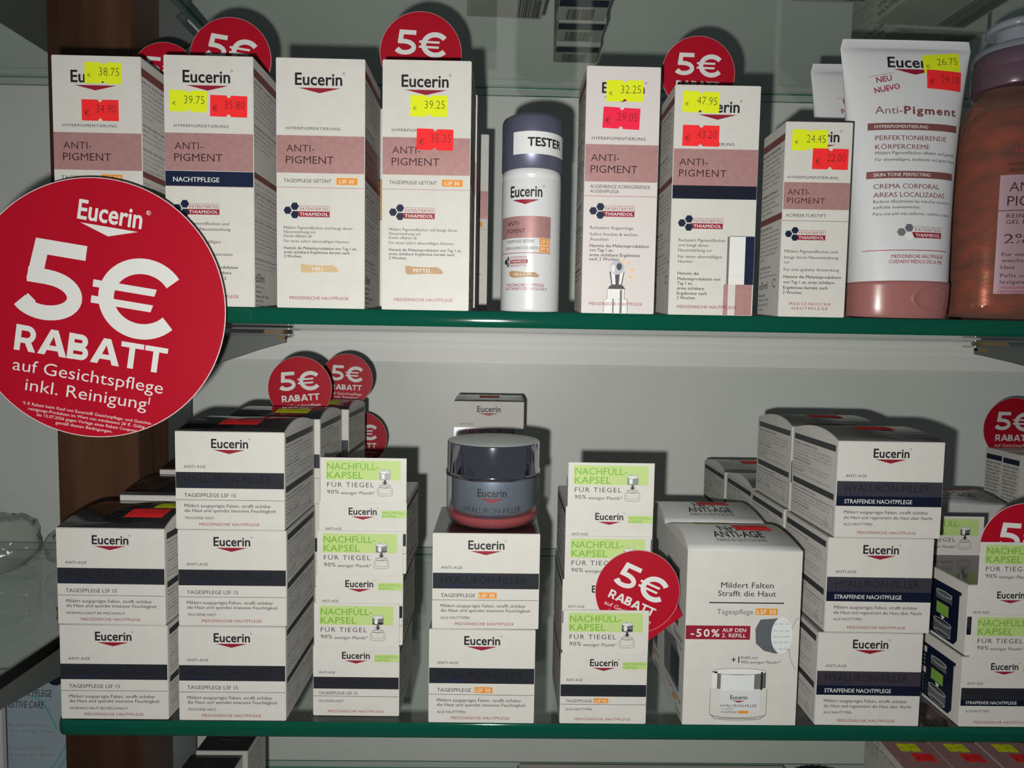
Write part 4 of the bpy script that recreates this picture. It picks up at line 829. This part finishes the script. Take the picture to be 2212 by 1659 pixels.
# refill stacks
FLAPM = flap_mesh()
def refill(dn, x, y, z, rz, label, group, pic=True):
    me, w, h, d, F = design(dn); o = carton(dn, x, y, z, rz, label, group=group, name='refill_carton')
    f = link('header_flap', FLAPM, o, (.0004, -.0002, h-.0006)); f.rotation_euler[0] = -.0; return o
G = 'refill capsule boxes of the left refill stack'
xs = [X(677, 1470, .009), X(684, 1320, .010), X(691, 1160, .011)]
for k, (lab, yy, rz) in enumerate((('lowest refill box of the left refill stack, TROCKENE HAUT', .0080, -.004), ('middle refill box of the left refill stack with green flap', .0088, .004), ('topmost refill box of the left refill stack, its flap free', .0096, 0))):
    refill('refill15', xs[k]+.0278, yy, LZ+GAP+k*.0470, rz, lab, G)
G = 'refill capsule boxes of the right refill stack'
xs = [X(1210, 1490, .001), X(1214, 1330, .004), X(1221, 1170, .0046)]
for k, (lab, yy, rz) in enumerate((('lowest LSF 30 refill box of the right refill stack', .0012, 0), ('middle refill box of the right refill stack behind the tilted red sign', .0040, 0), ('topmost refill box of the right refill stack with green flap', .0046, 0))):
    refill('refill30', xs[k]+.0278, yy, LZ+GAP+k*.0470, rz, lab, G)
# centre pair with the jar
G = 'face cream boxes under the jar'
me, w, h, d, F = design('hy30')
carton('hy30', X(926, 1460)+w/2, .001, LZ+GAP, -.005, 'lower TAGESPFLEGE LSF 30 box beneath the one that carries the jar', group=G)
carton('hy30', X(934, 1250)+w/2, .001, LZ+2*GAP+h, .004, 'TAGESPFLEGE LSF 30 box carrying the silver-lidded jar', group=G)
ztop = LZ+2*GAP+2*h+.0002
# the jar
jx = (X(962, 1050, .036)+X(1168, 1050, .036))/2; e = link('cream_jar', None, None, (jx, .0330, ztop)); tag(e, 'glass cream jar with a mirror-silver lid standing on two stacked boxes', 'jar')
rj = .0315
mb = MB(); lathe(mb, [(.0255, .0006), (.0292, .002), (.0307, .006), (rj-.0003, .012), (rj-.0003, .0315)], 'clear_plastic', cap1=False, n=96); mb.build('jar_glass', e)
mb = MB(); lathe(mb, [(.022, .0002), (.0268, .0016), (.0290, .0045), (.0297, .0078), (.0285, .0080)], 'red_glass', n=96); mb.build('jar_base', e)
mb = MB(); rc = .0278; lathe(mb, [(.022, .0082), (.0262, .0088), (rc, .0115), (rc, .0315)], 'jar_cup', n=96)
A = Art(mb, lambda u, v, l: ((rc+.0002+l)*math.sin(u*.000300/rc), -(rc+.0002+l)*math.cos(u*.000300/rc), .0335-v*.000300), 5)
A.logo(-32, 30, 22, 38, -27, 24, 42, 52); A.text('HYALURON-FILLER', -66, 66, 62, 74, 'ink', 0); A.text('+ 3x EFFECT', -34, 32, 78, 85, 'foil_blue', .012); mb.build('jar_cup', e)
mb = MB(); lathe(mb, [(rj-.002, .0318), (rj, .0322), (rj, .0352), (rj-.0007, .0358), (rj-.0007, .0537), (rj-.0010, .0545)], 'chrome', n=128, cap1=False); lathe(mb, [(rj-.0010, .0545), (rj-.0022, .0549), (.004, .0553)], 'lid_top', n=96, cap0=False); mb.build('lid', e)
# silver boxes behind the jar
G = 'silver-banded boxes behind the jar'
me, w, h, d, F = design('silver'); z = LZ+GAP
for k in range(3):
    carton('silver', X(986, 950, .235)+w*.46, .235, z, 0, ['lowest silver-banded box behind the jar stack', 'middle silver-banded box hidden behind the jar', 'top silver-banded grey box showing just above the jar lid'][k], group=G, stick=[('top', 118, 150, 'r', '44.10', dict(w=70, h=50, cell=10, L0=4))] if k == 2 else ())
    o = COL.objects[-1] if k < 2 else [q for q in COL.objects if q.name.startswith('cream_carton')][-1]
    z += h+GAP
# promotion set boxes
G = 'gift set boxes with domed grey lids'
me, w, h, d, F = design('set')
carton('set', X(1479, 1400)+w/2, .001, LZ+GAP, .0, 'white set box printed -50% AUF DEN 2. REFILL with a grey domed top', group=G, name='set_carton', stick=[('top', 172, 98, 'r', '49.90', dict(w=80, h=44, cell=9, L0=4)), ('top', 96, 40, 'y', '59.90', dict(w=80, h=44, cell=9, L0=4))])
carton('set', X(1431, 1300, .066)+w/2, .066, LZ+GAP, .0, 'grey-topped set box standing right behind the -50% box', group=G, name='set_carton', stick=[('top', 150, 84, 'r', '49.90', dict(w=80, h=44, cell=9, L0=4))])
# night cream stack
G = 'night cream boxes of the tall right stack'
xn = [X(1765, 1470), X(1783, 1270), X(1808, 1060)]
for r in range(4):
    nm = ['front', 'second', 'third', 'rearmost'][r]; n = 3 if r < 2 else 2
    xo = [0, .0010, .0035, .0035][r]
    stack('hynight', 'hynight_top', [x+xo+[0, .001, .0][k] for k, x in enumerate(xn)], .0015+.0705*r, n, ['%s night cream box of the %s column in the tall right stack' % (['lowest', 'second-from-bottom' if n == 3 else 'upper', 'topmost'][k], nm) for k in range(n)],
          [-.012, -.012, -.008], G, [st_r('r', 130, 130), ('top', 110, 60, 'y', '47.90', dict(w=86, h=48, cell=10, L0=4))] if r < 2 or r == 3 else None)
# refill night stack at the right end
G = 'night refill boxes at the right end'
xq = [X(2076, 1490), X(2090, 1340)]
for k, lab in enumerate(('lower night refill box at the right end with navy side panel', 'upper night refill box at the right end with navy side panel')):
    refill('refilln', xq[k]+.0278, .0012+.0006*k, LZ+GAP+k*.0470, 0, lab, G)
    COL.objects[-1].location.x = .0035+.0015*k
for r, (yy, n) in enumerate(((.0652, 2),)):
    for k in range(n):
        o = refill('refilln', X(1962, 1160, .0652)+.0278, yy+.0006*k, LZ+GAP+k*.0470, 0, 'night refill box %s' % ['on the glass, hidden behind the right end stack', 'with green flap, beside the right end stack'][k], G)
me, w, h, d, F = design('set')
carton('set', X(2000, 1120, .172)+w/2, .172, LZ+GAP, 0, 'grey-topped set box at the back right under the slim boxes', group='gift set boxes with domed grey lids', name='set_carton', sz=.92, stick=[('top', 180, 60, 'r', '49.90', dict(w=90, h=44, cell=9, L0=4))])
me, w, h, d, F = design('navyside')
for k, (px, yy) in enumerate(((2166, .243), (2205, .217))):
    carton('navyside', X(px, 1000, yy)+w/2, yy, LZ+GAP, 0, ['slim white box with dark header bar, further back at the right', 'slim white box with dark header bar, nearer at the right'][k], group='slim boxes at the back right', sz=1.0)

# ================================================================== TOP SHELF, SEEN FROM BELOW
TZ = .2675+.0002
def under(dn, px, py, y, label, rz=0, group=None): 
    p = W(px, py, y); me, w, h, d, F = design(dn); k = (TZ-CAM.z)/(p.z-CAM.z)
    carton(dn, CAM.x+(p.x-CAM.x)*k, CAM.y+(p.y-CAM.y)*k, TZ, rz, label, group=group)
G = 'boxes on the top shelf seen from below'
def under_xy(dn, x, y, rz, label): carton(dn, x, y, TZ, rz, label, group=G)
under_xy('u_bar', .0655, .166, 0, 'nearest of three barcoded box bottoms seen through the top shelf'); under_xy('u_bar', .0680, .209, 0, 'middle of three barcoded box bottoms seen through the top shelf'); under_xy('u_bar', .0700, .258, 0, 'furthest of three barcoded box bottoms seen through the top shelf')
under_xy('u_small', .0, .158, .05, 'box bottom with small print and barcode at top centre, left of the barcoded row')
under_xy('u_narrow', .268, .118, 0, 'box bottom with barcode at the upper right, left of the wide box'); under_xy('u_wide', .372, .125, .06, 'wide box seen from below above the big tube')
under_xy('u_wide', .392, .205, .06, 'second wide box seen from below, behind the one above the big tube')

# ================================================================== BOTTOM SHELF
BZ = -.526+.0002; me, w, h, d, F = design('blacktall')
p = W(479, 1622, .17)
carton('blacktall', p.x, .17, BZ, 0, 'black-topped box peeking out under the lower shelf beside the post', group='black-topped boxes on the lowest shelf', sz=(p.z-BZ)/h)
carton('blacktall', p.x-.004, .170-d-.0006, BZ, 0, 'black-topped box in front of its twin at the bottom edge', group='black-topped boxes on the lowest shelf', sz=(p.z-BZ-.0032)/h)
G = 'mauve-topped boxes on the lowest shelf'; me, w, h, d, F = design('mauvetall'); zt = -.376
for px, yy, lab in ((2018, .125, 'mauve-topped box at bottom right, left of its row, yellow and red stickers'), (2128, .125, 'mauve-topped box at bottom right, second of the row, with two stickers'), (2240, .125, 'mauve-topped box in the bottom right corner')):
    q = W(px, 1640, yy); carton('mauvetall', q.x, yy, BZ, -.04, lab, group=G, sz=(zt-BZ)/h, stick=[('top', 72, 34, 'y', '26.75', dict(w=62, h=40)), ('top', 92, 84, 'r', '24.10', dict(w=62, h=40))])
for px, yy, lab in ((1972, .195, 'mauve-topped box behind the front row with fine print on its side'), (2085, .195, 'mauve-topped box behind the second stickered box at bottom right'), (2200, .195, 'box with a red sticker behind the bottom right corner')):
    q = W(px, 1610, yy); carton('mauvetall', q.x, yy, BZ, -.04, lab, group=G, sz=(zt-.002-BZ)/h, stick=[('top', 72, 60, 'r', '24.10', dict(w=80, h=60))] if px == 2200 else ())
mb = MB(); a = W(1120, 1652, .30); b = W(1690, 1652, .30); zt = (a.z+b.z)/2
mb.addbm(box_bm(a.x, b.x, .17, .30, BZ, zt, .0008), 'paper'); mb.addbm(box_bm(a.x-.001, b.x+.001, .169, .301, zt-.004, zt-.0018, .0003), 'ink')
tag(mb.build('flat_box'), 'wide flat white box with a black rim at the bottom centre', 'box')
mb = MB(); q = W(1797, 1652, .316); q.x = W(1797, 1655, .27).x; n = 160; V = []
for z, rr in ((BZ, 1), (q.z-.002, 1), (q.z, .96)):
    for i in range(n): a_ = 2*math.pi*i/n; r_ = .046*rr*(1+.02*math.cos(a_*40)); V.append((q.x+r_*math.cos(a_), .27+r_*math.sin(a_), z))
mb.add(V, [[j*n+i, j*n+(i+1) % n, (j+1)*n+(i+1) % n, (j+1)*n+i] for j in range(2) for i in range(n)], 'black_rubber', True); mb.add(V[2*n:], [list(range(n))], 'black_rubber')
tag(mb.build('ribbed_lid'), 'black ribbed round tub lid at the bottom, right of the wide flat box', 'tub')

# ================================================================== SIDE BAY AT THE LEFT
mb = MB(); Wd, Hh = .115, .165; nx, nz = 24, 24; V = []
def pouch_d(u, v): return .020*(math.sin(math.pi*u)**.5)*(1-v)**.7+.0008
for sg in (-1, 1):
    for j in range(nz+1):
        for i in range(nx+1): u, v = i/nx, j/nz; V.append(((u-.5)*Wd*(1-.05*math.sin(math.pi*v)), sg*pouch_d(u, v)+.001*math.sin(9*u+5*v), v*Hh))
q = (nx+1)*(nz+1)
mb.add(V, [[j*(nx+1)+i, j*(nx+1)+i+1, (j+1)*(nx+1)+i+1, (j+1)*(nx+1)+i] for j in range(nz) for i in range(nx)]+[[q+j*(nx+1)+i, q+(j+1)*(nx+1)+i, q+(j+1)*(nx+1)+i+1, q+j*(nx+1)+i+1] for j in range(nz) for i in range(nx)], 'pouch', True)
def pm(u, v, l): uu = min(max(u/Wd+.5, .02), .98); vv = min(max(1-v/Hh, 0), 1); return (u, -pouch_d(uu, vv)-.0016-l+.001*math.sin(9*uu+5*vv), Hh-v)
A = Art(mb, lambda u, v, l: pm(u*.0004, v*.0004, l), 8)
for k in range(9): A.line([(-100+14*i, 300+k*10-(i-4)**2*(1.6-.22*k)+(k % 3)*6) for i in range(16)], 2.6, 'teal', 2)
A.line([(-10+8*i, 60+i*i*1.3) for i in range(9)], 3, 'teal', 2)
A.text('INTENSIVE PFLEGE', -78, 40, 40, 56, 'ink_grey', 0, rot=.06); A.text('SENSITIVE CARE', -80, 22, 68, 84, 'ink_grey', 0, rot=.06); A.ell(50, 16, 22, 20, 'navy', 3)
for k in range(4): A.text(['pflegt empfindliche', 'und beruhigt Haut'][k % 2], -80, 30+16*(k % 2), 120+k*15+(k//2)*26, 125+k*15+(k//2)*26, 'ink_soft', 0, res=1, rot=.08)
o = mb.build('refill_pouch'); pz = W(70, 1470, .255); o.location = (W(85, 1560, .255).x, .255, BZ); o.scale[2] = (pz.z+.012-BZ)/Hh; o.rotation_euler = (0, 0, .12); tag(o, 'pale blue pouch with teal wave lines on the side bay shelf at lower left', 'pouch')
mb = MB(); mb.addbm(box_bm(-.02, .02, 0, .006, 0, .175, .0005), 'white_plastic'); o = mb.build('white_carton'); o.location = (W(4, 1560, .19).x-.0205, .19, BZ); tag(o, 'plain white carton edge at the far lower left beside the pale blue pouch', 'carton')
# crumpled clear bag on the side bay shelf
def bag(cx, cy, wd, dp, hh, label, seed, yellow=False):
    rr = random.Random(seed); bm = bmesh.new(); bmesh.ops.create_icosphere(bm, subdivisions=4, radius=1)
    from mathutils import noise
    for v in bm.verts:
        c = v.co.copy(); nn = noise.noise(c*1.7+Vector((seed, 0, 0)))*.30+abs(noise.noise(c*3.5+Vector((0, seed, 0))))*.22
        s = 1+nn; v.co = Vector((c.x*s*wd/2, c.y*s*dp/2, max(0, (c.z*s*.5+.42))*hh))
    mb = MB(); mb.addbm(bm, 'thin_film', True); o = mb.build('plastic_bag'); o.location = (cx, cy, LZ+.0004); tag(o, label, 'bag', 'crumpled clear plastic bags')
    if yellow:
        m2 = MB(); m2.addbm(box_bm(.004, .024, -dp*.1, -dp*.1+.001, .003, .016), 'yellow_label'); m2.build('price_sticker', o)
bag(-.435, .30, .075, .06, .055, 'crumpled clear plastic bag with a yellow label, close to the wooden post', 5, True)
bag(-.515, .28, .07, .06, .06, 'crumpled clear plastic bag at the far left on the side bay shelf', 2)
